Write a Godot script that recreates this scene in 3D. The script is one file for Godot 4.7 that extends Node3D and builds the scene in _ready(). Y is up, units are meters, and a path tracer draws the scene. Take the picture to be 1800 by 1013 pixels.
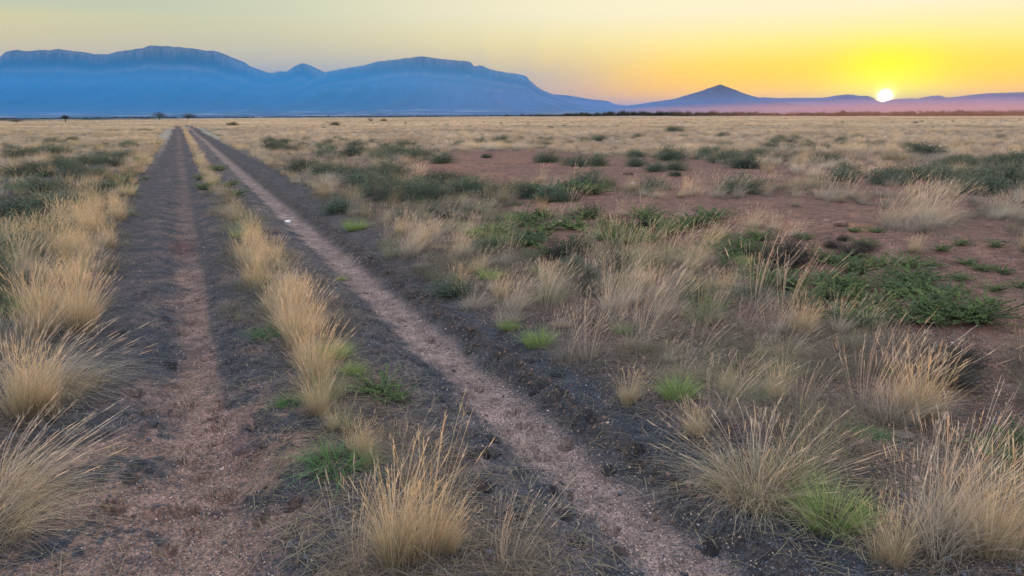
extends Node3D

const TAU2 := 6.283185307
var rng := RandomNumberGenerator.new()
var n_small := FastNoiseLite.new()
var n_mid := FastNoiseLite.new()
var n_big := FastNoiseLite.new()
var n_patch := FastNoiseLite.new()
var n_fine := FastNoiseLite.new()
var M := {}
var used := {}
var prints := {}
var DIR := Vector2(-0.3875, -0.9219)     # the way the wheel tracks run (x, z)
var ACR := Vector2(0.9219, -0.3875)      # to the right of it

# ---------------------------------------------------------------- naming
func numbered(called: String) -> String:
	var k: int = used.get(called, -1) + 1
	used[called] = k
	return called if k == 0 else "%s_%03d" % [called, k]

func tag(o: Node, label := "", category := "", group := "", kind := "") -> void:
	if label: o.set_meta("label", label)
	if category: o.set_meta("category", category)
	if group: o.set_meta("group", group)
	if kind: o.set_meta("kind", kind)

func inst(called: String, mesh: Mesh, parent: Node = self) -> MeshInstance3D:
	var o := MeshInstance3D.new()
	o.name = numbered(called) if parent == self else called
	o.mesh = mesh
	parent.add_child(o, true)
	return o

func rr(a: float, b: float) -> float:
	return a + (b - a) * rng.randf()

func ssm(a: float, b: float, x: float) -> float:
	return smoothstep(a, b, x)

func gauss(x: float, s: float) -> float:
	return exp(-x * x / (2.0 * s * s))

# ---------------------------------------------------------------- mesh bag
class Bag:
	var v := PackedVector3Array()
	var n := PackedVector3Array()
	var c := PackedColorArray()
	var ix := PackedInt32Array()
	func mesh(m: Material) -> ArrayMesh:
		var a := []
		a.resize(Mesh.ARRAY_MAX)
		a[Mesh.ARRAY_VERTEX] = v
		a[Mesh.ARRAY_NORMAL] = n
		a[Mesh.ARRAY_COLOR] = c
		a[Mesh.ARRAY_INDEX] = ix
		var r := ArrayMesh.new()
		r.add_surface_from_arrays(Mesh.PRIMITIVE_TRIANGLES, a)
		r.surface_set_material(0, m)
		return r
	# a narrow leaf along the points p, half widths w, sideways direction s
	func strip(p: PackedVector3Array, w: PackedFloat32Array, s: Vector3, c0: Color, c1: Color) -> void:
		var b := v.size()
		var k := p.size()
		for i in k:
			var d: Vector3 = (p[mini(i + 1, k - 1)] - p[maxi(i - 1, 0)])
			var nn := d.cross(s).normalized()
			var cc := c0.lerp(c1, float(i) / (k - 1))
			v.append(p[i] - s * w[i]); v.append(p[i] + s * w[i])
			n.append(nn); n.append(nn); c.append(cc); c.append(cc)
		for i in k - 1:
			var q := b + i * 2
			ix.append_array([q, q + 1, q + 2, q + 1, q + 3, q + 2])
	func quad(a: Vector3, b2: Vector3, c2: Vector3, d: Vector3, col: Color) -> void:
		var b := v.size()
		var nn := (c2 - a).cross(b2 - a).normalized()
		for q in [a, b2, c2, d]:
			v.append(q); n.append(nn); c.append(col)
		ix.append_array([b, b + 1, b + 2, b, b + 2, b + 3])

func shade(c: Color, k: float) -> Color:
	return Color(c.r * k, c.g * k, c.b * k)

# ---------------------------------------------------------------- grass
# pal: list of [root colour, tip colour]
func blades(bag: Bag, count: int, h: float, r0: float, spread: float, droop: float, w0: float, pal: Array, lean := Vector3.ZERO, seg := 4) -> void:
	for i in count:
		var az := rr(0, TAU2)
		var u := sqrt(rng.randf())
		var out := Vector3(cos(az), 0, sin(az))
		var az2 := az + rr(-0.9, 0.9)
		var dir := Vector3(cos(az2), 0, sin(az2))
		var th := spread * (0.12 + 0.88 * u * rr(0.35, 1.0))
		var len_ := h * rr(0.45, 1.0) / (0.55 + 0.45 * cos(th))
		var base := out * r0 * u
		var dr := droop * rr(0.2, 1.4)
		var p := PackedVector3Array()
		var w := PackedFloat32Array()
		var kink := rr(-0.16, 0.16)
		var broken := rng.randf() < 0.10
		var snap := rr(0.35, 0.7)
		var bend := Vector3(rr(-1, 1), 0, rr(-1, 1))
		var sidev := Vector3(-dir.z, 0, dir.x)
		for k in seg + 1:
			var t := float(k) / seg
			var q := base + Vector3.UP * (len_ * t * cos(th)) + dir * (len_ * t * sin(th))
			q += dir * (dr * len_ * t * t * 0.55) - Vector3.UP * (dr * len_ * t * t * t * 0.5)
			q += sidev * (kink * len_ * t * t) + lean * (t * t * len_)
			if broken and t > snap: q += (bend - Vector3.UP * 0.9) * ((t - snap) * len_)
			if k == 0: q.y -= 0.015
			q.y = maxf(q.y, 0.004 + 0.012 * t) if k > 0 else q.y
			p.append(q)
			w.append(w0 * (1.0 - 0.86 * t) * (0.75 if k == 0 else 1.0))
		var fs := rr(0, TAU2)
		var s := (sidev * cos(fs * 0.25) + dir * sin(fs)).normalized()
		var pc: Array = pal[rng.randi() % pal.size()]
		var kk := rr(0.75, 1.2)
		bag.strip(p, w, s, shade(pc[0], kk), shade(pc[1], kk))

func shifted(bag: Bag, off: Vector3, what: Callable) -> void:
	var b0 := bag.v.size()
	what.call()
	for k in range(b0, bag.v.size()): bag.v[k] += off

func stalks(bag: Bag, count: int, h: float, r0: float, spread: float, pal: Array, lean := Vector3.ZERO, head := 0.06) -> void:
	for i in count:
		var az := rr(0, TAU2)
		var u := sqrt(rng.randf())
		var dir := Vector3(cos(az), 0, sin(az))
		var th := spread * u
		var len_ := h * rr(0.7, 1.12)
		var p := PackedVector3Array()
		var w := PackedFloat32Array()
		var sidev := Vector3(-dir.z, 0, dir.x)
		var bend := rr(0.0, 0.22)
		for k in 6:
			var t := float(k) / 5.0
			var q := dir * (r0 * u * 0.6) + Vector3.UP * (len_ * t * cos(th)) + dir * (len_ * (t * sin(th) + bend * t * t)) + lean * (t * t * len_)
			p.append(q)
			w.append(0.0008)
		var pc: Array = pal[rng.randi() % pal.size()]
		bag.strip(p, w, sidev, pc[0], pc[1])
		# the feathery head: two crossed narrow spindles with a few awns
		var a := p[4].lerp(p[5], 0.2)
		var d := (p[5] - p[4]).normalized()
		var hl := head * rr(0.7, 1.3)
		for g in 2:
			var s := sidev if g == 0 else sidev.cross(d).normalized()
			var hp := PackedVector3Array([a, a + d * hl * 0.35, a + d * hl * 0.7, a + d * hl])
			bag.strip(hp, PackedFloat32Array([0.0006, 0.0013, 0.0010, 0.0003]), s, pc[1], shade(pc[1], 1.1))
		for g in 5:
			var b := a + d * hl * rr(0.1, 0.9)
			var e := b + (d + Vector3(rr(-1, 1), rr(-0.4, 0.6), rr(-1, 1)) * 0.55).normalized() * rr(0.012, 0.03)
			bag.strip(PackedVector3Array([b, e]), PackedFloat32Array([0.0009, 0.0003]), sidev, pc[1], pc[1])

# ---------------------------------------------------------------- shrubs
func twig(bag: Bag, a: Vector3, b: Vector3, r: float, col: Color, sag := 0.1) -> PackedVector3Array:
	var mid := (a + b) * 0.5 + Vector3(rr(-1, 1), rr(-0.2, 1), rr(-1, 1)) * a.distance_to(b) * sag
	var p := PackedVector3Array()
	for k in 5:
		var t := k / 4.0
		p.append(a.lerp(mid, t).lerp(mid.lerp(b, t), t))
	var d := (b - a).normalized()
	var s := d.cross(Vector3(0.3, 0.1, 0.9)).normalized()
	var w := PackedFloat32Array([r, r * 0.85, r * 0.65, r * 0.45, r * 0.2])
	bag.strip(p, w, s, col, col)
	bag.strip(p, w, s.cross(d).normalized(), col, col)
	return p

func leaf(bag: Bag, at: Vector3, dir: Vector3, l: float, w: float, col: Color) -> void:
	var s := dir.cross(Vector3(rr(-1, 1), rr(-1, 1), rr(-1, 1))).normalized()
	var up := s.cross(dir).normalized() * (l * 0.12)
	bag.quad(at, at + dir * l * 0.5 - s * w + up, at + dir * l, at + dir * l * 0.5 + s * w + up, col)

# rx, ry: half width and height; cl: number of leaf clumps; nl: leaves in each
func shrub(fol: Bag, stem: Bag, rx: float, ry: float, cl: int, nl: int, lsize: float, cols: Array, bark: Color, fine := 1.0) -> void:
	for i in cl:
		var az := rr(0, TAU2)
		var el := asin(rr(0.02, 1.0))
		var rad := rr(0.62, 1.0) * (1.0 + 0.22 * sin(az * 3.0 + rx * 40.0) + 0.14 * sin(az * 7.0 + el * 5.0))
		var tip := Vector3(cos(az) * cos(el) * rx * rad, sin(el) * ry * rad * rr(0.85, 1.15) + 0.02, sin(az) * cos(el) * rx * rad)
		var root := Vector3(rr(-1, 1), 0, rr(-1, 1)) * rx * 0.12
		var p := twig(stem, root, tip, 0.0035 * fine, bark, 0.16)
		var cc: Color = cols[rng.randi() % cols.size()]
		for k in nl:
			var t := rr(0.35, 1.02)
			var f := t * 4.0
			var i0 := clampi(int(f), 0, 3)
			var q := p[i0].lerp(p[i0 + 1], f - i0)
			var off := Vector3(rr(-1, 1), rr(-1, 1), rr(-1, 1)) * rx * 0.17
			q += off
			if q.y < 0.005: q.y = rr(0.005, 0.03)
			var dir := (Vector3(rr(-1, 1), rr(-0.2, 1.2), rr(-1, 1)) + (tip - root).normalized() * 0.8).normalized()
			leaf(fol, q, dir, lsize * rr(0.6, 1.3), lsize * rr(0.16, 0.30), shade(cc, rr(0.72, 1.3)))

	pass

func dry_twigs(stem: Bag, rx: float, ry: float, count: int, bark: Color) -> void:
	for i in count:
		var az := rr(0, TAU2)
		var el := asin(rr(0.25, 1.0))
		var k := rr(1.0, 1.3)
		var tip := Vector3(cos(az) * cos(el) * rx * k, sin(el) * ry * k, sin(az) * cos(el) * rx * k)
		var p := twig(stem, tip * 0.4, tip, 0.003, bark, 0.1)
		twig(stem, p[2], p[3] + Vector3(rr(-1, 1), rr(0, 1), rr(-1, 1)) * rx * 0.18, 0.0022, bark, 0.1)

# low creeping herb: feathery runners that arch from one root
func herb(fol: Bag, stem: Bag, r: float, runners: int, pairs: int, lsize: float, cols: Array) -> void:
	for i in runners:
		var az := rr(0, TAU2)
		var L := r * rr(0.45, 1.0)
		var hgt := rr(0.03, 0.15) * (r / 0.3)
		var root := Vector3(rr(-1, 1), 0, rr(-1, 1)) * r * 0.25
		root.y = 0.01
		var tip := root + Vector3(cos(az) * L, hgt, sin(az) * L)
		var p := twig(stem, root, tip, 0.0025, Color(0.09, 0.085, 0.045), 0.18)
		var ax := (tip - root).normalized()
		var sd := ax.cross(Vector3.UP).normalized()
		var cc: Color = cols[rng.randi() % cols.size()]
		for k in pairs:
			var t := rr(0.12, 1.0)
			var f := t * 4.0
			var i0 := clampi(int(f), 0, 3)
			var q := p[i0].lerp(p[i0 + 1], f - i0)
			for s in [-1.0, 1.0]:
				var dir: Vector3 = (sd * s * rr(0.5, 1.0) + ax * rr(0.2, 0.9) + Vector3.UP * rr(-0.15, 0.7)).normalized()
				leaf(fol, q, dir, lsize * rr(0.7, 1.3), lsize * rr(0.18, 0.3), shade(cc, rr(0.75, 1.3)))

# ---------------------------------------------------------------- the lie of the land
func sw(x: float, z: float) -> Vector2:
	return Vector2(x * DIR.x + z * DIR.y, x * ACR.x + z * ACR.y)

func xz(s: float, w: float) -> Vector2:
	return DIR * s + ACR * w

func left_edge(s: float) -> float:
	return -0.78 - 0.25 * ssm(8, 24, s) + 0.07 * n_mid.get_noise_2d(s * 3.0, 7.0) * 2.0

func right_edge(s: float) -> float:
	return 2.14 + 0.4 * ssm(5, 26, s) + 0.09 * n_mid.get_noise_2d(s * 3.0, 57.0) * 2.0

func hgt(x: float, z: float) -> float:
	var q := sw(x, z)
	var s := q.x
	var w := q.y
	var d := sqrt(x * x + z * z)
	var near := 1.0 - ssm(12.0, 60.0, d)
	var h := 0.0
	if near > 0.0:
		var flat := ssm(-1.0, -0.75, w) * (1.0 - ssm(2.0, 2.4, w))
		h += near * (1.0 - 0.65 * flat) * (0.017 * n_mid.get_noise_2d(x, z) + 0.0018 * n_small.get_noise_2d(x, z))
		var on := ssm(-1.1, -0.7, w) * (1.0 - ssm(2.0, 2.6, w))
		var k := near
		h += k * (-0.055 * gauss(w + 0.03, 0.15) - 0.05 * gauss(w - 1.56, 0.17))
		h += k * (0.040 * gauss(w - 1.86, 0.06) * (1.0 + 1.6 * n_small.get_noise_2d(s * 1.7, 3.0)) + 0.02 * gauss(w - 0.32, 0.10) + 0.022 * gauss(w + 0.42, 0.12) + 0.018 * gauss(w - 1.22, 0.08))
		h += k * (0.055 * gauss(w - 0.70, 0.22) + 0.05 * (1.0 - on) + 0.03 * gauss(w - 2.35, 0.2) + 0.03 * gauss(w + 0.95, 0.2))
		h += k * (1.0 - on) * 0.06 * n_mid.get_noise_2d(x * 0.45 + 40.0, z * 0.45)
		if d < 12.0:
			# tread bars in the wheel ruts
			h += k * 0.0018 * gauss(w + 0.03, 0.10) * sin(s * 62.0 + 3.0 * n_mid.get_noise_2d(x * 2.0, z * 2.0))
			h += k * 0.0018 * gauss(w - 1.56, 0.12) * sin(s * 55.0 + w * 30.0 + 4.0 * n_mid.get_noise_2d(x * 2.0, z * 2.0))
			var key := Vector2i(int(floor(x / 0.3)), int(floor(z / 0.3)))
			if prints.has(key):
				for pr in prints[key]:
					var dx: float = x - pr[0]
					var dz: float = z - pr[1]
					var a: float = dx * pr[2] + dz * pr[3]
					var b: float = -dx * pr[3] + dz * pr[2]
					var e: float = sqrt(a * a / (0.054 * 0.054) + b * b / (0.037 * 0.037)) / pr[4]
					if e < 2.2:
						h += pr[5] * (-0.046 * (1.0 - ssm(0.5, 1.05, e)) + 0.013 * gauss(e - 1.35, 0.22))
	h += 0.28 * n_patch.get_noise_2d(x * 0.22, z * 0.22) * ssm(40.0, 110.0, d)
	h += 1.2 * n_big.get_noise_2d(x * 0.2, z * 0.2) * ssm(150.0, 600.0, d) * (1.0 - ssm(3000.0, 6000.0, d))
	return h

const GRIT := Color(0.055, 0.056, 0.061)
const SAND := Color(0.275, 0.163, 0.120)
const PINK := Color(0.300, 0.202, 0.165)
const LOAM := Color(0.085, 0.060, 0.046)
const REDSOIL := Color(0.205, 0.105, 0.074)
const STRAWLIT := Color(0.40, 0.33, 0.235)

var BARE := [
	PackedVector2Array([Vector2(-3.05, -25.60), Vector2(-2.51, -35.12), Vector2(1.59, -35.69), Vector2(3.91, -29.66), Vector2(5.96, -27.22), Vector2(7.58, -22.53), Vector2(4.19, -15.82), Vector2(1.30, -17.54), Vector2(-1.86, -18.34)]),
	PackedVector2Array([Vector2(-0.19, -13.17), Vector2(1.65, -14.88), Vector2(3.66, -14.18), Vector2(5.64, -12.72), Vector2(5.39, -11.01), Vector2(7.59, -11.39), Vector2(4.57, -6.73), Vector2(4.82, -8.04), Vector2(4.40, -8.93), Vector2(3.88, -10.02), Vector2(3.07, -11.85), Vector2(0.89, -11.95)]),
	PackedVector2Array([Vector2(4.08, -7.76), Vector2(6.63, -9.91), Vector2(2.62, -3.70), Vector2(2.57, -4.02), Vector2(3.06, -5.33), Vector2(3.37, -6.76)])
]
var GREENS := [
	PackedVector2Array([Vector2(-15.83, -51.12), Vector2(-3.14, -44.09), Vector2(-1.17, -23.30), Vector2(1.74, -16.84), Vector2(0.63, -13.98), Vector2(-1.16, -13.22), Vector2(-2.59, -12.11), Vector2(-5.12, -19.54)]),
	PackedVector2Array([Vector2(-0.17, -11.74), Vector2(3.13, -11.72), Vector2(2.37, -8.81), Vector2(0.61, -8.18), Vector2(-0.26, -8.90)]),
	PackedVector2Array([Vector2(2.58, -9.61), Vector2(4.22, -9.77), Vector2(3.92, -7.22), Vector2(3.52, -5.62), Vector2(2.58, -5.64), Vector2(2.38, -6.57)])
]


func inside(list: Array, x: float, z: float) -> bool:
	for b in list:
		if Geometry2D.is_point_in_polygon(Vector2(x, z), b): return true
	return false

func bare(x: float, z: float) -> float:
	var p := Vector2(x, z)
	for b in BARE:
		if Geometry2D.is_point_in_polygon(p, b):
			return 1.0
	return 0.0

func soil(x: float, z: float, d: float) -> Color:
	var q := sw(x, z)
	var s := q.x
	var w := q.y
	var nb := n_patch.get_noise_2d(x, z)
	var nm := n_mid.get_noise_2d(x * 1.7 + 11.0, z * 1.7)
	var ns := 0.35 * n_small.get_noise_2d(x * 1.3 + 5.0, z * 1.3) + 0.75 * (n_fine.get_noise_2d(x, z) if d < 14.0 else n_small.get_noise_2d(x * 2.1, z * 2.1))
	var c: Color
	if w > right_edge(s) or w < left_edge(s):
		# the open field
		if w > 0.0:
			c = LOAM.lerp(REDSOIL, clampf(0.25 + 0.9 * ssm(2.5, 4.6, w) * ssm(3.0, 8.0, d) + 0.5 * nb + 0.25 * nm, 0.0, 1.0))
			c = c.lerp(SAND, clampf(0.25 * ns + 0.25 * nm, 0.0, 0.4))
			c = c.lerp(GRIT, clampf(0.75 - (w - right_edge(s)) * 1.6 + 0.5 * ns, 0.0, 0.85))
		else:
			c = GRIT.lerp(LOAM, clampf(0.45 + 0.7 * nb + 0.5 * nm, 0.0, 1.0))
			c = c.lerp(SAND, clampf(0.55 * ssm(5.0, 2.6, s) * (0.5 + nm + 0.6 * ns) * 1.6, 0.0, 0.8))
	else:
		c = GRIT.lerp(shade(SAND, 0.8), clampf(ssm(4.0, 9.0, s) * (0.16 + 0.16 * nm + 0.14 * ns), 0.0, 0.5))
		if w < 0.72:
			var k := 0.88 * ssm(-0.24, -0.06, w + 0.07 * nm + 0.03 * ns) * (1.0 - ssm(0.05, 0.13, w + 0.04 * nm + 0.025 * ns)) * ssm(-0.55, -0.1, n_patch.get_noise_2d(s * 2.2, 400.0)) * (0.80 + 0.35 * nm + 0.25 * ns) * (0.45 + 0.55 * ssm(16.0, 6.0, s))
			k += 0.75 * ssm(5.6, 3.6, s) * gauss(w + 0.12, 0.30) * (0.55 + 1.1 * nm + 0.7 * ns)
			k += 0.85 * ssm(4.3, 3.0, s) * gauss(w + 0.70, 0.22) * (0.35 + 1.3 * nm + 0.8 * ns)
			k += 0.85 * ssm(5.2, 3.6, s) * ssm(0.02, 0.13, n_mid.get_noise_2d(x * 1.5 + 33.0, z * 1.5) + 0.22 * ns)
			k += 0.35 * gauss(w - 0.30, 0.10) * clampf(nm * 2.0 + ns, 0.0, 1.0)
			k += 0.30 * gauss(w + 0.35, 0.14) * clampf(0.2 + nm * 1.5 + ns, 0.0, 1.0)
			c = c.lerp(SAND, clampf(k, 0.0, 0.9))
			c = c.lerp(Color(0.12, 0.05, 0.04), 0.7 * gauss(w + 0.10, 0.10) * gauss(s - 10.8, 0.5) + 0.6 * gauss(w - 0.13, 0.06) * gauss(s - 3.75, 0.18))
		else:
			var k := 0.92 * (1.0 - ssm(0.07, 0.22, absf(w - 1.56 + 0.07 * nm + 0.04 * ns))) * (0.88 + 0.25 * nm + 0.2 * ns)
			k += 0.42 * gauss(w - 1.18, 0.14) * clampf(0.45 + nm + ns * 0.8, 0.0, 1.0)
			c = c.lerp(PINK, clampf(k, 0.0, 0.95))
			c = c.lerp(LOAM, clampf(0.7 * gauss(w - 1.86, 0.085) * (0.7 + ns), 0.0, 0.9))
			c = c.lerp(shade(SAND, 0.62), clampf(0.85 * gauss(w - 0.86, 0.17) * ssm(5.4, 4.4, s) * (0.8 + nm + ns), 0.0, 0.9))
		c = c.lerp(LOAM, 0.75 * gauss(w - 0.70, 0.14))
	# trampled litter: far off the ground itself reads as straw
	var far := ssm(22.0, 70.0, d) * (1.0 - bare(x, z))
	var ontrack := (1.0 - ssm(0.10, 0.3, absf(w + 0.15) - 0.45)) + (1.0 - ssm(0.10, 0.3, absf(w - 1.7) - 0.6))
	far *= 1.0 - clampf(ontrack, 0.0, 1.0)
	if far > 0.0:
		c = c.lerp(shade(STRAWLIT, 1.0 + 0.25 * nb), far * clampf(0.75 + 0.3 * nm, 0.0, 1.0))
	# beyond the grass: scrub plain with pale clearings
	var scr := ssm(420.0, 900.0, d + 200.0 * n_big.get_noise_2d(x * 0.5, z * 0.5))
	if scr > 0.0:
		var pl := ssm(0.06, 0.24, n_big.get_noise_2d(x * 0.10 + 900.0, z * 0.45))
		c = c.lerp(Color(0.055, 0.055, 0.04).lerp(Color(0.42, 0.36, 0.27), pl), scr)
	var kk := 2.05 * (1.0 + 0.15 * ns + 0.10 * nm)
	return Color(c.r * kk, c.g * kk, c.b * kk)

func build_ground() -> void:
	var radii := PackedFloat32Array([0.0])
	var r := 0.5
	while r < 15000.0:
		radii.append(r)
		if r < 1.6: r *= 1.25
		elif r < 9.0: r *= 1.0062
		elif r < 40.0: r *= 1.012
		else: r *= 1.035
	var azs := PackedFloat32Array()
	var a := -180.0
	while a < 179.9:
		azs.append(a)
		a += 0.17 if (a > -42.0 and a < 42.0) else 3.0
	var nc := azs.size()
	var nr := radii.size()
	var V := PackedVector3Array()
	var C := PackedColorArray()
	var Q := PackedByteArray()
	V.resize(nc * nr); C.resize(nc * nr); Q.resize(nc * nr)
	for j in nc:
		var sa := sin(deg_to_rad(azs[j]))
		var ca := -cos(deg_to_rad(azs[j]))
		for i in nr:
			var x := sa * radii[i]
			var z := ca * radii[i]
			var k := j * nr + i
			V[k] = Vector3(x, hgt(x, z), z)
			C[k] = soil(x, z, radii[i])
			var q := sw(x, z)
			Q[k] = 0
			if q.x > -3.0 and q.x < 140.0:
				if q.y > left_edge(q.x) and q.y < 0.42: Q[k] = 1
				elif q.y > 0.98 and q.y < right_edge(q.x): Q[k] = 2
	var N := PackedVector3Array()
	var U := PackedVector2Array()
	N.resize(nc * nr); U.resize(nc * nr)
	for j in nc:
		var jp := (j + 1) % nc
		var jm := (j + nc - 1) % nc
		for i in nr:
			var k := j * nr + i
			U[k] = Vector2(V[k].x, V[k].z)
			if i == 0:
				N[k] = Vector3.UP
				continue
			var e := V[jp * nr + i] - V[jm * nr + i]
			var f := V[j * nr + mini(i + 1, nr - 1)] - V[j * nr + i - 1]
			var nn := f.cross(e).normalized()
			N[k] = nn if nn.y > 0.0 else -nn
	var parts := [PackedInt32Array(), PackedInt32Array(), PackedInt32Array()]
	for j in nc:
		var jp := (j + 1) % nc
		for i in nr - 1:
			var a0 := j * nr + i
			var b0 := jp * nr + i
			var g := Q[a0]
			if i > 0: parts[g].append_array([a0, a0 + 1, b0, b0, a0 + 1, b0 + 1])
			else: parts[g].append_array([a0, a0 + 1, b0 + 1])
	var names := ["ground", "wheel_track", "wheel_track"]
	var labels := ["red-brown and grey gravelly soil of the open plain", "left wheel track of dark grit with a pale reddish rut, running straight to the horizon", "right wheel track of dark grit with a wide pinkish rut, curving in from the lower right"]
	for g in 3:
		var re := PackedInt32Array()
		re.resize(nc * nr)
		re.fill(-1)
		var v := PackedVector3Array(); var n := PackedVector3Array(); var c := PackedColorArray(); var u := PackedVector2Array(); var ix := PackedInt32Array()
		for k in parts[g]:
			if re[k] < 0:
				re[k] = v.size()
				v.append(V[k]); n.append(N[k]); c.append(C[k]); u.append(U[k])
			ix.append(re[k])
		var arr := []
		arr.resize(Mesh.ARRAY_MAX)
		arr[Mesh.ARRAY_VERTEX] = v; arr[Mesh.ARRAY_NORMAL] = n; arr[Mesh.ARRAY_COLOR] = c; arr[Mesh.ARRAY_TEX_UV] = u; arr[Mesh.ARRAY_TEX_UV2] = u; arr[Mesh.ARRAY_INDEX] = ix
		var me := ArrayMesh.new()
		me.add_surface_from_arrays(Mesh.PRIMITIVE_TRIANGLES, arr)
		me.surface_set_material(0, M.ground)
		var o := inst(names[g], me)
		tag(o, labels[g], "", "", "structure")

# ---------------------------------------------------------------- mountains
# profile: [azimuth, elevation] of the crest as seen over the plain; the range runs east-west at z = -dist
func mountain(called: String, label: String, prof: PackedVector2Array, dist: float, front: float, cliff: float, back: float, sd: int) -> void:
	var nz := FastNoiseLite.new()
	nz.seed = sd
	nz.frequency = 1.0
	nz.fractal_octaves = 4
	var a0 := prof[0].x
	var a1 := prof[prof.size() - 1].x
	var cols := int((a1 - a0) / 0.045)
	var ts := PackedFloat32Array([-1.0, -0.97, -0.94, -0.91, -0.88, -0.85, -0.82, -0.79, -0.76, -0.73, -0.70, -0.67, -0.64, -0.61, -0.58, -0.54, -0.5, -0.46, -0.42, -0.35, -0.29, -0.24, -0.195, -0.16, -0.13, -0.10, -0.08, -0.068, -0.058, -0.05, -0.043, -0.037, -0.031, -0.026, -0.021, -0.016, -0.0125, -0.009, -0.004, 0.0, 0.05, 0.15, 0.3, 0.5, 0.75, 1.0])
	var nr := ts.size()
	var bag := Bag.new()
	var pi := 0
	for i in cols + 1:
		var a := lerpf(a0, a1, float(i) / cols)
		while pi < prof.size() - 2 and prof[pi + 1].x < a: pi += 1
		var f := clampf((a - prof[pi].x) / (prof[pi + 1].x - prof[pi].x), 0.0, 1.0)
		var el := lerpf(prof[pi].y, prof[pi + 1].y, f)
		var x := dist * tan(deg_to_rad(a))
		var far := dist / cos(deg_to_rad(a))
		var h := far * tan(deg_to_rad(el)) + 1.6
		h *= 1.0 + 0.010 * nz.get_noise_2d(x / 70.0, 3.0)
		for j in nr:
			var t := ts[j]
			var y := 0.0
			var z := 0.0
			var x2 := x
			if t <= 0.0:
				var d := -t
				var g := nz.get_noise_2d(x / 520.0, d * 1.6) + 0.5 * nz.get_noise_2d(x / 170.0, d * 3.0 + 9.0)
				var e := clampf(d * (1.0 + 0.55 * g), 0.0, 1.0)
				if d == 1.0: e = 1.0
				var k := 0.0
				if cliff > 0.0:
					var lip := 0.012
					if e < lip: k = 1.0 - cliff * (e / lip)
					else: k = (1.0 - cliff) * pow(1.0 - (e - lip) / (1.0 - lip), 6.5)
					if e > lip and e < 0.05: k += 0.03 * sin(e * 400.0) * cliff
				else:
					k = pow(1.0 - e, 4.5)
				y = h * k + 95.0 * (1.0 - d) * ssm(0.0, 0.25, d) * minf(1.0, h / 300.0)
				y = minf(y, h)
				z = -dist + d * front
				if d == 1.0: y = -6.0
			else:
				var k := 1.0 - 0.08 * ssm(0.0, 0.3, t) - 0.9 * ssm(0.3, 1.0, t)
				y = h * k
				z = -dist - t * back
			bag.v.append(Vector3(x2, y, z))
			var bandn := nz.get_noise_2d(x / 700.0, t * 40.0 + 5.0)
			var spot := nz.get_noise_2d(x / 60.0, t * 60.0)
			var col := Color(0.040, 0.042, 0.036).lerp(Color(0.065, 0.056, 0.048), clampf(0.5 + spot, 0.0, 1.0))
			if cliff > 0.0 and t <= 0.0:
				var lay := y / h + 0.03 * nz.get_noise_2d(x / 300.0, 2.0)
				var band := maxf(ssm(0.86, 0.92, lay), maxf(gauss(lay - 0.70, 0.022), 0.8 * gauss(lay - 0.54, 0.018)))
				col = col.lerp(Color(0.20, 0.145, 0.12), band * clampf(0.55 + 0.9 * nz.get_noise_2d(x / 70.0, y / 14.0), 0.0, 1.0))
				col = col.lerp(Color(0.02, 0.02, 0.02), 0.8 * gauss(lay - 0.80, 0.03))
			if t < -0.5: col = col.lerp(Color(0.34, 0.30, 0.24), 0.9 * ssm(0.20, 0.34, bandn + 0.25 * spot) * ssm(-0.5, -0.62, t))
			bag.c.append(col)
	for i in cols + 1:
		for j in nr:
			var e := bag.v[mini(i + 1, cols) * nr + j] - bag.v[maxi(i - 1, 0) * nr + j]
			var f2 := bag.v[i * nr + mini(j + 1, nr - 1)] - bag.v[i * nr + maxi(j - 1, 0)]
			var nn := e.cross(f2).normalized()
			bag.n.append(nn if nn.y > 0.0 else -nn)
	for i in cols:
		for j in nr - 1:
			var q := i * nr + j
			bag.ix.append_array([q, q + 1, q + nr, q + nr, q + 1, q + nr + 1])
	var o := inst(called, bag.mesh(M.rock))
	tag(o, label, "", "", "structure")

# ---------------------------------------------------------------- sky
func sky_stops(l: Array, e: float) -> Color:
	var at := [0.0, 1.6, 3.2, 4.8, 6.8]
	for i in 4:
		if e < at[i + 1]: return l[i].lerp(l[i + 1], clampf((e - at[i]) / (at[i + 1] - at[i]), 0.0, 1.0))
	return l[4]

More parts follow.
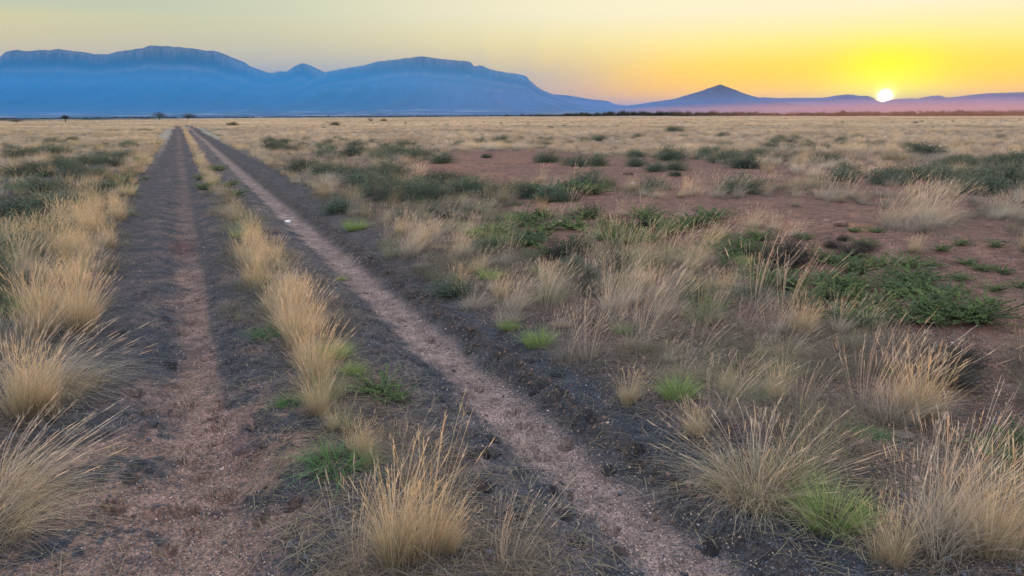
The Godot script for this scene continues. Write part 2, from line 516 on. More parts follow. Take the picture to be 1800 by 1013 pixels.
func sky_color(az: float, el: float, saz: float, sel: float) -> Color:
	var d := Vector3(sin(az) * cos(el), sin(el), -cos(az) * cos(el))
	var s := Vector3(sin(saz) * cos(sel), sin(sel), -cos(saz) * cos(sel))
	var cg := clampf(d.dot(s), -1.0, 1.0)
	var g := rad_to_deg(acos(cg))
	var e := rad_to_deg(el)
	var daz := rad_to_deg(absf(wrapf(az - saz, -PI, PI)))
	var near_sun := sky_stops([Color(1.22, 0.54, 0.03), Color(1.18, 0.60, 0.04), Color(1.08, 0.71, 0.14), Color(1.02, 0.82, 0.34), Color(0.95, 0.86, 0.60)], e)
	var away := sky_stops([Color(1.40, 0.80, 0.14), Color(1.28, 0.76, 0.14), Color(1.02, 0.69, 0.21), Color(0.76, 0.63, 0.31), Color(0.54, 0.58, 0.44)], e)
	var behind := sky_stops([Color(0.66, 0.58, 0.58), Color(0.66, 0.60, 0.62), Color(0.66, 0.64, 0.70), Color(0.66, 0.68, 0.76), Color(0.66, 0.72, 0.84)], e)
	var horizon := near_sun.lerp(away, ssm(14.0, 52.0, daz))
	horizon = horizon.lerp(behind, ssm(70.0, 150.0, daz))
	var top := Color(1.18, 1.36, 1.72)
	var c := horizon
	c = shade(c, 0.87)
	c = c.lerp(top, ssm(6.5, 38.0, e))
	# gold along the horizon, pure yellow just over the sun
	var q := sqrt(pow((e - 1.2) / 2.6, 2.0) + pow(daz / 13.0, 2.0))
	c = c.lerp(Color(1.08, 0.63, 0.02), 0.95 * exp(-q * q))
	var q2 := sqrt(pow((e - 2.0) / 2.3, 2.0) + pow(daz / 3.6, 2.0))
	c = c.lerp(Color(1.02, 0.90, 0.0), exp(-pow(q2 * 1.1, 2.2)))
	var q3 := sqrt(pow((e - 1.0) / 5.0, 2.0) + pow(daz / 13.0, 2.0))
	c = c + Color(0.12, 0.075, 0.0) * exp(-q3 * q3)
	var core := ssm(0.46, 0.20, g)
	c = c + Color(5, 5, 5) * core + Color(1.0, 1.0, 0.55) * exp(-pow(g / 0.55, 2.0)) * 0.8
	return c

func build_sky(saz: float, sel: float) -> PanoramaSkyMaterial:
	var W := 2048
	var H := 1024
	var im := Image.create(W, H, false, Image.FORMAT_RGBF)
	var low := Color(0.30, 0.25, 0.20)
	im.fill(low)
	for y in H / 2 + 2:
		var el := (0.5 - (y + 0.5) / H) * PI
		var step := 1 if el < 0.35 else 4
		for x in range(0, W, step):
			var az := (x + 0.5 * step) / W * TAU2
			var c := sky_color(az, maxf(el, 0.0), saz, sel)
			for k in step: im.set_pixel(x + k, y, c)
	var m := PanoramaSkyMaterial.new()
	m.panorama = ImageTexture.create_from_image(im)
	return m

# ---------------------------------------------------------------- materials
func std(rough: float, back := 0.0) -> StandardMaterial3D:
	var m := StandardMaterial3D.new()
	m.vertex_color_use_as_albedo = true
	m.albedo_color = Color.WHITE
	m.roughness = rough
	m.metallic_specular = 0.25
	m.cull_mode = BaseMaterial3D.CULL_DISABLED
	if back > 0.0:
		m.backlight_enabled = true
		m.backlight = Color(back, back, back).linear_to_srgb()
	return m

func make_materials() -> void:
	M.straw = std(0.75, 0.9)
	M.green = std(0.7, 0.7)
	M.bark = std(0.9)
	M.rock = std(0.95)
	M.stone = std(0.9)
	var g := std(0.95)
	var fn := FastNoiseLite.new()
	fn.noise_type = FastNoiseLite.TYPE_CELLULAR
	fn.cellular_return_type = FastNoiseLite.RETURN_CELL_VALUE
	fn.frequency = 0.085
	fn.seed = 5
	var grains: Image = fn.get_seamless_image(1024, 1024)
	var f2 := FastNoiseLite.new()
	f2.noise_type = FastNoiseLite.TYPE_CELLULAR
	f2.cellular_return_type = FastNoiseLite.RETURN_DISTANCE
	f2.frequency = 0.085
	f2.seed = 5
	var bumps: Image = f2.get_seamless_image(1024, 1024, true)
	var f3 := FastNoiseLite.new()
	f3.frequency = 0.02
	f3.fractal_octaves = 5
	f3.seed = 8
	var cloud: Image = f3.get_seamless_image(1024, 1024)
	var alb := Image.create(1024, 1024, false, Image.FORMAT_RGB8)
	var hm := Image.create(1024, 1024, false, Image.FORMAT_RGB8)
	for y in 1024:
		for x in 1024:
			var a := grains.get_pixel(x, y).r
			var b := bumps.get_pixel(x, y).r
			var c := cloud.get_pixel(x, y).r
			var k := 0.62 + 0.42 * a * a + 0.30 * (c - 0.5)
			if a > 0.965: k = 1.0
			k = clampf(k * (0.72 + 0.5 * b), 0.0, 1.0)
			alb.set_pixel(x, y, Color(k, k, k))
			var hh := clampf(0.5 * b * (0.35 + a) + 0.5 * c, 0.0, 1.0)
			hm.set_pixel(x, y, Color(hh, hh, hh))
	g.albedo_texture = ImageTexture.create_from_image(alb)
	g.albedo_color = Color(1, 1, 1)
	g.uv1_scale = Vector3(1.35, 1.35, 1)
	g.heightmap_enabled = true
	g.heightmap_texture = ImageTexture.create_from_image(hm)
	g.heightmap_scale = 0.6
	var f4 := FastNoiseLite.new()
	f4.frequency = 0.03
	f4.fractal_octaves = 6
	f4.seed = 21
	var coarse: Image = f4.get_seamless_image(512, 512)
	var det := Image.create(512, 512, false, Image.FORMAT_RGB8)
	for y in 512:
		for x in 512:
			var k := clampf(0.84 + 0.34 * (coarse.get_pixel(x, y).r - 0.5), 0.3, 1.0)
			det.set_pixel(x, y, Color(k, k, k))
	g.detail_enabled = true
	g.detail_blend_mode = BaseMaterial3D.BLEND_MODE_MUL
	g.detail_albedo = ImageTexture.create_from_image(det)
	g.detail_uv_layer = BaseMaterial3D.DETAIL_UV_2
	g.uv2_scale = Vector3(0.31, 0.31, 1)
	M.ground = g

# ---------------------------------------------------------------- plant kinds
var KIND := {}      # kind -> list of [ [part name, mesh], ... ]
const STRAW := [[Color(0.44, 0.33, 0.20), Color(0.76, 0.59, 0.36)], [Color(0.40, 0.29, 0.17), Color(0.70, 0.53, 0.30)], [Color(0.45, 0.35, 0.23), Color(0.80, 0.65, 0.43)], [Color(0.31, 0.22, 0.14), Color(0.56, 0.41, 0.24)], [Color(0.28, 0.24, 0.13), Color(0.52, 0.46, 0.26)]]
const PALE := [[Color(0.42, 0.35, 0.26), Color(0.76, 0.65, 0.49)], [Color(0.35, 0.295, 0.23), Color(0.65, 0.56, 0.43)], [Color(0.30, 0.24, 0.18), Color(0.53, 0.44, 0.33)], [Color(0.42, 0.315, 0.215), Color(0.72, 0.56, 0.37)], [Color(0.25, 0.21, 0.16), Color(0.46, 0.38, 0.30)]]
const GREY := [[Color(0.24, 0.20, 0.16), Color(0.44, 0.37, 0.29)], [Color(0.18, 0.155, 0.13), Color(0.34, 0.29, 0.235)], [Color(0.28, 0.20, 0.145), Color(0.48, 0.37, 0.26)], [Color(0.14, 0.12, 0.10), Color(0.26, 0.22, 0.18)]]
const OLIVE := [[Color(0.17, 0.19, 0.10), Color(0.33, 0.34, 0.17)], [Color(0.14, 0.175, 0.10), Color(0.26, 0.30, 0.17)], [Color(0.32, 0.26, 0.16), Color(0.54, 0.46, 0.28)], [Color(0.23, 0.225, 0.125), Color(0.42, 0.38, 0.21)]]
const LIME := [[Color(0.16, 0.22, 0.06), Color(0.33, 0.44, 0.15)], [Color(0.13, 0.20, 0.055), Color(0.27, 0.38, 0.13)], [Color(0.27, 0.28, 0.11), Color(0.46, 0.50, 0.18)]]
const DEEP := [[Color(0.07, 0.14, 0.05), Color(0.12, 0.27, 0.085)], [Color(0.08, 0.15, 0.05), Color(0.16, 0.32, 0.09)]]

func make_kinds() -> void:
	rng.seed = 77
	for k in ["golden", "pale", "flop", "sparse", "olive", "tuft", "lush", "bush", "darkbush", "cushion", "herb", "lightgrass", "tangle"]:
		KIND[k] = []
	for i in 6:
		var a := Bag.new(); var b := Bag.new()
		for c in 4:
			var lean := Vector3(rr(-0.16, 0.30), 0, rr(-0.2, 0.2))
			var off := Vector3(rr(-0.11, 0.11), 0, rr(-0.11, 0.11)) * (0.2 if c == 0 else 1.0)
			var hh := rr(0.62, 1.0) if c > 0 else 1.0
			shifted(a, off, blades.bind(a, 120, 0.43 * hh, 0.055, 0.46, 0.4, 0.0012, STRAW, lean))
			shifted(b, off, stalks.bind(b, 17, 0.48 * hh, 0.05, 0.34, STRAW, lean))
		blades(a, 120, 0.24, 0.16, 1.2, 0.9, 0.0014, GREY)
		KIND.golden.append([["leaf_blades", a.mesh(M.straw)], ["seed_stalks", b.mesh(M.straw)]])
	for i in 6:
		var a := Bag.new(); var b := Bag.new()
		for c in 3:
			var lean := Vector3(rr(0.05, 0.5), 0, rr(-0.2, 0.2))
			var off := Vector3(rr(-0.12, 0.12), 0, rr(-0.12, 0.12)) * (0.2 if c == 0 else 1.0)
			var hh := rr(0.6, 1.0) if c > 0 else 1.0
			shifted(a, off, blades.bind(a, 85, 0.34 * hh, 0.06, 0.7, 0.6, 0.0014, PALE, lean))
			shifted(b, off, stalks.bind(b, 15, 0.52 * hh, 0.06, 0.42, PALE, lean))
		blades(a, 130, 0.22, 0.19, 1.3, 0.9, 0.0014, GREY)
		KIND.pale.append([["leaf_blades", a.mesh(M.straw)], ["seed_stalks", b.mesh(M.straw)]])
	for i in 4:
		var a := Bag.new(); var b := Bag.new()
		var le := Vector3(0.5, -0.25, 0)
		blades(a, 460, 0.31, 0.15, 1.1, 0.9, 0.0011, PALE if i < 2 else STRAW, le, 5)
		blades(a, 160, 0.2, 0.2, 1.45, 0.9, 0.0016, GREY)
		stalks(b, 50, 0.40, 0.12, 0.8, PALE, Vector3(0.35, -0.1, 0))
		KIND.flop.append([["leaf_blades", a.mesh(M.straw)], ["seed_stalks", b.mesh(M.straw)]])
	for i in 4:
		var a := Bag.new(); var b := Bag.new()
		blades(a, 200, 0.24, 0.15, 1.2, 0.8, 0.0014, GREY)
		stalks(b, 34, 0.46, 0.14, 0.45, PALE, Vector3(rr(0.1, 0.35), 0, rr(-0.2, 0.2)))
		KIND.sparse.append([["leaf_blades", a.mesh(M.straw)], ["seed_stalks", b.mesh(M.straw)]])
	for i in 4:
		var a := Bag.new(); var b := Bag.new()
		blades(a, 320, 0.36, 0.14, 0.9, 0.6, 0.0015, OLIVE)
		stalks(b, 40, 0.48, 0.09, 0.5, OLIVE)
		KIND.olive.append([["leaf_blades", a.mesh(M.green)], ["seed_stalks", b.mesh(M.straw)]])
	for i in 3:
		var a := Bag.new()
		blades(a, 520, 0.20, 0.10, 1.15, 0.35, 0.0017, LIME)
		KIND.tuft.append([["leaf_blades", a.mesh(M.green)]])
	for i in 2:
		var a := Bag.new()
		blades(a, 190, 0.22, 0.13, 1.2, 1.0, 0.0038, DEEP, Vector3.ZERO, 5)
		KIND.lush.append([["leaf_blades", a.mesh(M.green)]])
	var gb := [Color(0.156, 0.194, 0.130), Color(0.131, 0.175, 0.122), Color(0.188, 0.213, 0.142), Color(0.119, 0.150, 0.098)]
	var db := [Color(0.100, 0.125, 0.084), Color(0.085, 0.115, 0.082), Color(0.122, 0.138, 0.091)]
	var cb := [Color(0.085, 0.078, 0.066), Color(0.070, 0.068, 0.060), Color(0.10, 0.088, 0.070)]
	for i in 5:
		var a := Bag.new(); var b := Bag.new()
		shrub(a, b, 0.5, 0.42, 120, 30, 0.034, gb, Color(0.08, 0.065, 0.05))
		dry_twigs(b, 0.5, 0.42, 36, Color(0.20, 0.165, 0.13))
		KIND.bush.append([["foliage", a.mesh(M.green)], ["stems", b.mesh(M.bark)]])
	for i in 4:
		var a := Bag.new(); var b := Bag.new()
		shrub(a, b, 0.5, 0.40, 125, 30, 0.032, db, Color(0.06, 0.05, 0.04))
		dry_twigs(b, 0.5, 0.40, 30, Color(0.15, 0.125, 0.10))
		KIND.darkbush.append([["foliage", a.mesh(M.green)], ["stems", b.mesh(M.bark)]])
	for i in 3:
		var a := Bag.new(); var b := Bag.new()
		shrub(a, b, 0.22, 0.17, 150, 22, 0.012, cb, Color(0.10, 0.085, 0.07), 0.6)
		KIND.cushion.append([["foliage", a.mesh(M.green)], ["stems", b.mesh(M.bark)]])
	var hc := [Color(0.165, 0.225, 0.095), Color(0.135, 0.190, 0.090), Color(0.205, 0.270, 0.105), Color(0.150, 0.180, 0.100)]
	for i in 5:
		var a := Bag.new(); var b := Bag.new()
		herb(a, b, 0.3, 40, 40, 0.016, hc)
		KIND.herb.append([["foliage", a.mesh(M.green)], ["stems", b.mesh(M.bark)]])
	for i in 4:
		var a := Bag.new()
		for c in 5:
			var off := Vector3(rr(-0.22, 0.22), 0, rr(-0.22, 0.22))
			var b0 := a.v.size()
			blades(a, 24, rr(0.14, 0.26), 0.08, 1.3, 0.7, 0.0015, GREY if c < 3 else (OLIVE if i % 2 else PALE), Vector3(rr(-0.6, 0.6), -0.1, rr(-0.6, 0.6)))
			for k in range(b0, a.v.size()): a.v[k] += off
		KIND.tangle.append([["leaf_blades", a.mesh(M.straw)]])
	for kk in [["golden", STRAW, 0.42, 0.5], ["pale", PALE, 0.36, 0.75], ["flop", PALE, 0.34, 1.1], ["sparse", GREY, 0.30, 0.9], ["olive", OLIVE, 0.36, 0.8]]:
		KIND[kk[0] + "_light"] = []
		for i in 4:
			var a := Bag.new()
			var lean := Vector3(rr(0.0, 0.3), 0, rr(-0.1, 0.1))
			blades(a, 110 if kk[0] != "sparse" else 60, kk[2], 0.15, kk[3], 0.5, 0.0030, kk[1], lean, 3)
			blades(a, 34, kk[2] * 1.3, 0.13, kk[3] * 0.6, 0.25, 0.0022, STRAW if kk[0] == "golden" else PALE, lean, 3)
			KIND[kk[0] + "_light"].append([["leaf_blades", a.mesh(M.straw)]])
	# a light mixed clump for the far field
	for i in 4:
		var a := Bag.new()
		blades(a, 70, 0.36, 0.20, 0.7, 0.45, 0.0050, PALE, Vector3.ZERO, 3)
		blades(a, 40, 0.48, 0.18, 0.5, 0.25, 0.0032, STRAW, Vector3.ZERO, 3)
		KIND.lightgrass.append([["leaf_blades", a.mesh(M.straw)]])

var PROTO := {}
func plant(kind: String, x: float, z: float, size: float, yaw: float, called: String, label: String, category: String, group := "") -> Node3D:
	var vs: Array = KIND[kind]
	var vi: int = rng.randi() % vs.size()
	var key := kind + str(vi)
	var o: Node3D
	if not PROTO.has(key):
		o = Node3D.new()
		for p in vs[vi]:
			inst(p[0], p[1], o)
		PROTO[key] = o
	else:
		o = PROTO[key].duplicate()
	o.name = numbered(called)
	add_child(o)
	o.position = Vector3(x, hgt(x, z) - 0.006, z)
	o.rotation.y = yaw
	var wide := 1.3 if kind == "bush" or kind == "darkbush" else 1.0
	o.scale = Vector3(size * wide * rr(0.94, 1.06), size, size * wide * rr(0.94, 1.06))
	for m in ["label", "category", "group", "kind"]:
		if o.has_meta(m): o.remove_meta(m)
	tag(o, label, category, group)
	return o

# ---------------------------------------------------------------- masses
func mass(parent: Node3D, called: String, mesh: Mesh, list: Array) -> void:
	if list.is_empty(): return
	var mm := MultiMesh.new()
	mm.transform_format = MultiMesh.TRANSFORM_3D
	mm.use_colors = true
	mm.mesh = mesh
	mm.instance_count = list.size()
	for i in list.size():
		mm.set_instance_transform(i, list[i][0])
		mm.set_instance_color(i, list[i][1])
	var o := MultiMeshInstance3D.new()
	o.name = called
	o.multimesh = mm
	tag(o, "", "", "", "stuff")
	parent.add_child(o, true)

func put(x: float, z: float, size: float, yaw := -1.0, stretch := 1.0) -> Transform3D:
	var b := Basis(Vector3.UP, rr(0, TAU2) if yaw < 0.0 else yaw - 0.7).scaled(Vector3(size, size * stretch, size))
	return Transform3D(b, Vector3(x, hgt(x, z) - 0.006, z))

func stone_mesh(sd: int, flat: float) -> ArrayMesh:
	var s := SphereMesh.new()
	s.radial_segments = 9; s.rings = 5; s.radius = 1.0; s.height = 2.0
	var arr := s.get_mesh_arrays()
	var v: PackedVector3Array = arr[Mesh.ARRAY_VERTEX]
	var nz := FastNoiseLite.new()
	nz.seed = sd; nz.frequency = 0.8
	for i in v.size():
		var p := v[i]
		var k := 1.0 + 0.55 * nz.get_noise_3dv(p) + 0.25 * nz.get_noise_3dv(p * 2.3)
		p = p * k
		# broken faces
		p.x = clampf(p.x, -0.85, 0.8); p.z = clampf(p.z, -0.75, 0.9); p.y = clampf(p.y, -0.8, 0.7)
		v[i] = Vector3(p.x, p.y * flat, p.z * 0.8)
	var st := SurfaceTool.new()
	st.begin(Mesh.PRIMITIVE_TRIANGLES)
	st.set_smooth_group(-1)
	var ix: PackedInt32Array = arr[Mesh.ARRAY_INDEX]
	for k in ix:
		st.set_color(Color.WHITE)
		st.add_vertex(v[k])
	st.generate_normals()
	st.set_material(M.stone)
	return st.commit()

# ---------------------------------------------------------------- tables
const PLANTS := [
	["golden", -0.32, -2.51, 1.02, -1.00, "grass_tussock", "big golden tussock on the middle strip at the bottom edge of the photo", "grass tussock", "grass tussocks picked out near the tracks"],
	["golden", -0.42, -2.48, 0.50, -1.00, "grass_tussock", "golden tussock leaning on the left side of the big one at the bottom edge", "grass tussock", "grass tussocks picked out near the tracks"],
	["golden", -0.25, -2.57, 0.50, -1.00, "grass_tussock", "golden tussock close against the right side of the big bottom-edge one", "grass tussock", "grass tussocks picked out near the tracks"],
	["sparse", -0.54, -2.51, 0.80, -1.00, "grass_tussock", "thin straw tuft at the bottom edge, left of the big golden tussock", "grass tussock", "grass tussocks picked out near the tracks"],
	["sparse", -0.01, -2.49, 0.60, -1.00, "grass_tussock", "thin straw tuft at the bottom edge, right of the big golden tussock", "grass tussock", "grass tussocks picked out near the tracks"],
	["sparse", -0.46, -3.18, 0.60, -1.00, "grass_tussock", "thin dry tuft just behind the big golden bottom-edge tussock", "grass tussock", "grass tussocks picked out near the tracks"],
	["lush", -0.81, -3.25, 0.75, -1.00, "green_grass_tuft", "broad-bladed bright green tuft on the middle strip, nearest the camera", "grass tuft", "fresh green grass tufts"],
	["golden", -0.70, -3.39, 0.45, -1.00, "grass_tussock", "short rusty straw tuft right of the broad-bladed green tuft", "grass tussock", "grass tussocks picked out near the tracks"],
	["lush", -1.79, -5.44, 0.60, -1.00, "green_grass_tuft", "dark green grass tuft leaning out of the middle strip into the left track", "grass tuft", "fresh green grass tufts"],
	["lush", -1.24, -4.06, 0.45, -1.00, "green_grass_tuft", "small green tuft at the left foot of the middle strip's grass", "grass tuft", "fresh green grass tufts"],
	["tuft", -1.18, -4.89, 0.80, -1.00, "green_grass_tuft", "lime green tuft in the middle strip behind the creeping herb", "grass tuft", "fresh green grass tufts"],
	["tuft", -0.99, -4.57, 0.55, -1.00, "green_grass_tuft", "small lime tuft in the middle strip just left of the creeping herb", "grass tuft", "fresh green grass tufts"],
	["tuft", -3.55, -10.07, 0.80, -1.00, "green_grass_tuft", "lime green tuft in the middle strip about twelve paces ahead", "grass tuft", "fresh green grass tufts"],
	["herb", -0.76, -4.25, 0.75, -1.00, "creeping_herb", "dark green creeping herb sprawling from the middle strip towards the right track", "herb", "low green creeping herbs"],
	["herb", -0.68, -4.14, 0.50, -1.00, "creeping_herb", "smaller creeping herb at the right edge of the middle strip", "herb", "low green creeping herbs"],
	["golden", -1.20, -4.35, 0.85, -1.00, "grass_tussock", "tall golden tussock standing at the near end of the unbroken middle strip", "grass tussock", "grass tussocks picked out near the tracks"],
	["golden", -1.05, -3.91, 0.60, -1.00, "grass_tussock", "short golden tussock at the foot of the middle strip's near end", "grass tussock", "grass tussocks picked out near the tracks"],
	["golden", -1.52, -5.15, 0.90, -1.00, "grass_tussock", "tall golden tussock beside the dark green tuft in the middle strip", "grass tussock", "grass tussocks picked out near the tracks"],
	["sparse", -1.75, -7.80, 0.60, -1.00, "grass_tussock", "wispy dry tuft on the edge of the right track beside the strip", "grass tussock", "grass tussocks picked out near the tracks"],
	["tuft", -1.74, -7.71, 0.30, -1.00, "green_grass_tuft", "tiny green sprout on the hump of the right track", "grass tuft", "fresh green grass tufts"],
	["golden", -3.41, -5.47, 1.12, -1.00, "grass_tussock", "tall dense golden tussock at the left track edge, left half of the big clump", "grass tussock", "grass tussocks picked out near the tracks"],
	["golden", -3.29, -5.59, 1.08, -1.00, "grass_tussock", "tall dense golden tussock at the left track edge, right half of the big clump", "grass tussock", "grass tussocks picked out near the tracks"],
	["golden", -3.49, -6.12, 0.99, -1.00, "grass_tussock", "golden tussock right behind the big clump at the left track edge", "grass tussock", "grass tussocks picked out near the tracks"],
	["golden", -3.86, -6.04, 0.99, -1.00, "grass_tussock", "golden tussock behind the big left clump, on its field side", "grass tussock", "grass tussocks picked out near the tracks"],
	["golden", -2.65, -3.88, 0.90, -1.00, "grass_tussock", "golden tussock at the left edge of the photo, above the flopped stems", "grass tussock", "grass tussocks picked out near the tracks"],
	["golden", -2.59, -3.98, 0.80, -1.00, "grass_tussock", "short golden tussock beside the one at the left photo edge", "grass tussock", "grass tussocks picked out near the tracks"],
	["flop", -2.69, -4.29, 1.20, 0.20, "grass_tussock", "dry tussock flopped to the right over the left track's edge", "grass tussock", "grass tussocks picked out near the tracks"],
	["flop", -2.86, -4.38, 1.10, 0.30, "grass_tussock", "dry tussock flopped rightwards behind the one spilling into the track", "grass tussock", "grass tussocks picked out near the tracks"],
	["flop", -2.16, -2.99, 1.10, 0.25, "grass_tussock", "flopped dry tussock in the lower left corner reaching over the soil", "grass tussock", "grass tussocks picked out near the tracks"],
	["flop", -2.06, -2.68, 1.20, 0.40, "grass_tussock", "flopped dry tussock half outside the lower left corner", "grass tussock", "grass tussocks picked out near the tracks"],
	["golden", -6.06, -11.38, 0.90, -1.00, "grass_tussock", "golden tussock bulging into the left track at its bend of grass", "grass tussock", "grass tussocks picked out near the tracks"],
	["golden", -6.01, -10.82, 0.99, -1.00, "grass_tussock", "golden tussock just left of the one bulging into the left track", "grass tussock", "grass tussocks picked out near the tracks"],
	["golden", -6.06, -11.81, 0.80, -1.00, "grass_tussock", "small golden tussock with trailing straws on the left track's gravel", "grass tussock", "grass tussocks picked out near the tracks"],
	["olive", -5.38, -8.37, 1.10, -1.00, "grass_tussock", "greenish tussock left of the big golden clump", "grass tussock", "grass tussocks picked out near the tracks"],
	["golden", -5.00, -8.36, 1.03, -1.00, "grass_tussock", "golden tussock behind the big left clump, half way to the bulging one", "grass tussock", "grass tussocks picked out near the tracks"],
	["lush", -4.13, -6.14, 1.10, -1.00, "green_grass_tuft", "bright green grass patch at the left photo edge behind the golden clump", "grass tuft", "fresh green grass tufts"],
	["herb", -9.50, -20.21, 0.50, -1.00, "creeping_herb", "small green herb on the gravel at the left track's left edge", "herb", "low green creeping herbs"],
	["herb", -8.01, -16.21, 0.70, -1.00, "creeping_herb", "green herb under the grass at the left track's left edge", "herb", "low green creeping herbs"],
	["tuft", -2.20, -10.88, 1.15, -1.00, "green_grass_tuft", "yellow-green tuft on the right track's far verge beside the pale tussock", "grass tuft", "fresh green grass tufts"],
	["pale", -1.18, -8.57, 1.10, -1.00, "grass_tussock", "tall pale tussock standing forward on the right verge", "grass tussock", "grass tussocks picked out near the tracks"],
	["pale", -1.07, -8.85, 1.00, -1.00, "grass_tussock", "tall pale tussock close behind the forward one on the right verge", "grass tussock", "grass tussocks picked out near the tracks"],
	["olive", -1.37, -8.75, 0.70, -1.00, "grass_tussock", "greenish tussock at the left foot of the tall pale one on the verge", "grass tussock", "grass tussocks picked out near the tracks"],
	["bush", -0.54, -6.80, 0.42, -1.00, "shrub", "grey-green shrublet at the right track's verge, beside the flopped straw tuft", "shrub", "low shrubs of the plain"],
	["flop", -0.31, -6.33, 0.70, 0.30, "grass_tussock", "low straw tuft flopped to the right, beside the grey-green shrublet", "grass tussock", "grass tussocks picked out near the tracks"],
	["pale", -0.07, -5.74, 0.75, -1.00, "grass_tussock", "pale tussock with green base on the right verge", "grass tussock", "grass tussocks picked out near the tracks"],
	["pale", 0.04, -6.04, 0.80, -1.00, "grass_tussock", "pale tussock behind the green-based one on the right verge", "grass tussock", "grass tussocks picked out near the tracks"],
	["tuft", -0.02, -5.62, 0.50, -1.00, "green_grass_tuft", "lime sprout at the foot of the green-based pale tussock", "grass tuft", "fresh green grass tufts"],
	["tuft", 0.18, -5.18, 0.85, -1.00, "green_grass_tuft", "rounded yellow-green tuft on the dark gravel edge", "grass tuft", "fresh green grass tufts"],
	["sparse", 0.27, -6.04, 0.90, -1.00, "grass_tussock", "thin grey tussock behind the rounded yellow-green tuft", "grass tussock", "grass tussocks picked out near the tracks"],
	["sparse", 0.50, -4.80, 0.90, -1.00, "grass_tussock", "thin straw tussock right of the rounded yellow-green tuft", "grass tussock", "grass tussocks picked out near the tracks"],
	["sparse", 0.37, -4.86, 0.80, -1.00, "grass_tussock", "thin grey tussock between the yellow-green tuft and the bare gravel", "grass tussock", "grass tussocks picked out near the tracks"],
	["golden", 0.63, -4.07, 0.45, -1.00, "grass_tussock", "short straw tuft on the gravel edge, left of the lime tuft", "grass tussock", "grass tussocks picked out near the tracks"],
	["tuft", 0.92, -4.08, 0.80, -1.00, "green_grass_tuft", "lime green tuft standing alone on the right verge gravel", "grass tuft", "fresh green grass tufts"],
	["golden", 0.89, -3.59, 0.45, -1.00, "grass_tussock", "short rusty straw tuft in front of the lone lime tuft", "grass tussock", "grass tussocks picked out near the tracks"],
	["sparse", 1.08, -3.73, 0.80, -1.00, "grass_tussock", "thin straw tussock between lime tuft and the large flopped one", "grass tussock", "grass tussocks picked out near the tracks"],
	["flop", 1.07, -2.98, 1.05, 0.10, "grass_tussock", "large pale tussock flopped over the right track's near verge", "grass tussock", "grass tussocks picked out near the tracks"],
	["flop", 1.00, -3.06, 1.00, 2.40, "grass_tussock", "flopped pale tussock on the track side of the large one", "grass tussock", "grass tussocks picked out near the tracks"],
	["olive", 1.22, -3.05, 0.70, -1.00, "grass_tussock", "greenish tussock at the right foot of the large flopped one", "grass tussock", "grass tussocks picked out near the tracks"],
	["tuft", 1.24, -2.74, 1.00, -1.00, "green_grass_tuft", "bright green rounded tuft in the lower right, on the gravel edge", "grass tuft", "fresh green grass tufts"],
	["pale", 1.97, -3.80, 1.15, -1.00, "grass_tussock", "tall golden tussock with long seed stalks on the right side", "grass tussock", "grass tussocks picked out near the tracks"],
	["golden", 2.11, -3.85, 0.95, -1.00, "grass_tussock", "tall seed-bearing tussock right beside the tall golden one", "grass tussock", "grass tussocks picked out near the tracks"],
	["sparse", 1.91, -3.91, 0.90, -1.00, "grass_tussock", "thin straw tussock left of the tall golden one", "grass tussock", "grass tussocks picked out near the tracks"],
	["lush", 1.74, -3.51, 0.45, -1.00, "green_grass_tuft", "small green plant in front of the tall golden tussock, beside a flat rock", "grass tuft", "fresh green grass tufts"],
	["pale", 1.50, -2.48, 0.90, -1.00, "grass_tussock", "big pale tussock at the bottom edge in the lower right", "grass tussock", "grass tussocks picked out near the tracks"],
	["pale", 1.64, -2.55, 0.85, -1.00, "grass_tussock", "big pale tussock right behind the lower right one", "grass tussock", "grass tussocks picked out near the tracks"],
	["golden", 1.35, -2.46, 0.50, -1.00, "grass_tussock", "straw tussock at the bottom edge beside the bright green tuft", "grass tussock", "grass tussocks picked out near the tracks"],
	["pale", 1.68, -2.53, 0.95, -1.00, "grass_tussock", "pale tussock at the bottom edge near the right corner", "grass tussock", "grass tussocks picked out near the tracks"],
	["golden", 1.77, -2.47, 0.95, -1.00, "grass_tussock", "golden tussock in the lower right corner", "grass tussock", "grass tussocks picked out near the tracks"],
	["sparse", 1.86, -2.90, 0.90, -1.00, "grass_tussock", "thin straw tussock above the lower right corner", "grass tussock", "grass tussocks picked out near the tracks"],
	["herb", 2.29, -3.34, 0.70, -1.00, "creeping_herb", "bright green creeping herb at the right photo edge, low down", "herb", "low green creeping herbs"],
	["herb", 2.51, -3.53, 0.60, -1.00, "creeping_herb", "creeping herb at the right edge behind the low bright one", "herb", "low green creeping herbs"],
	["cushion", 2.81, -4.64, 1.00, -1.00, "shrub", "dark grey cushion shrub on the bare soil, upper of a pair", "shrub", "low shrubs of the plain"],
	["cushion", 2.56, -4.29, 1.00, -1.00, "shrub", "grey cushion shrub on the bare soil, lower of a pair", "shrub", "low shrubs of the plain"],
	["sparse", 0.94, -5.38, 1.15, -1.00, "grass_tussock", "pale thin tussock in the middle of the right verge grass", "grass tussock", "grass tussocks picked out near the tracks"],
	["pale", 1.15, -5.84, 1.00, -1.00, "grass_tussock", "pale tussock with bleached stems in the middle right grass", "grass tussock", "grass tussocks picked out near the tracks"],
	["sparse", 0.81, -5.60, 1.10, -1.00, "grass_tussock", "thin grey tussock left of the bleached one", "grass tussock", "grass tussocks picked out near the tracks"],
	["pale", 0.85, -6.02, 0.90, -1.00, "grass_tussock", "straw tussock behind the thin grey one, middle of the verge grass", "grass tussock", "grass tussocks picked out near the tracks"],
	["pale", 1.26, -8.00, 1.10, -1.00, "grass_tussock", "tall stalky pale tussock before the green herb carpet, second from the left", "grass tussock", "grass tussocks picked out near the tracks"],
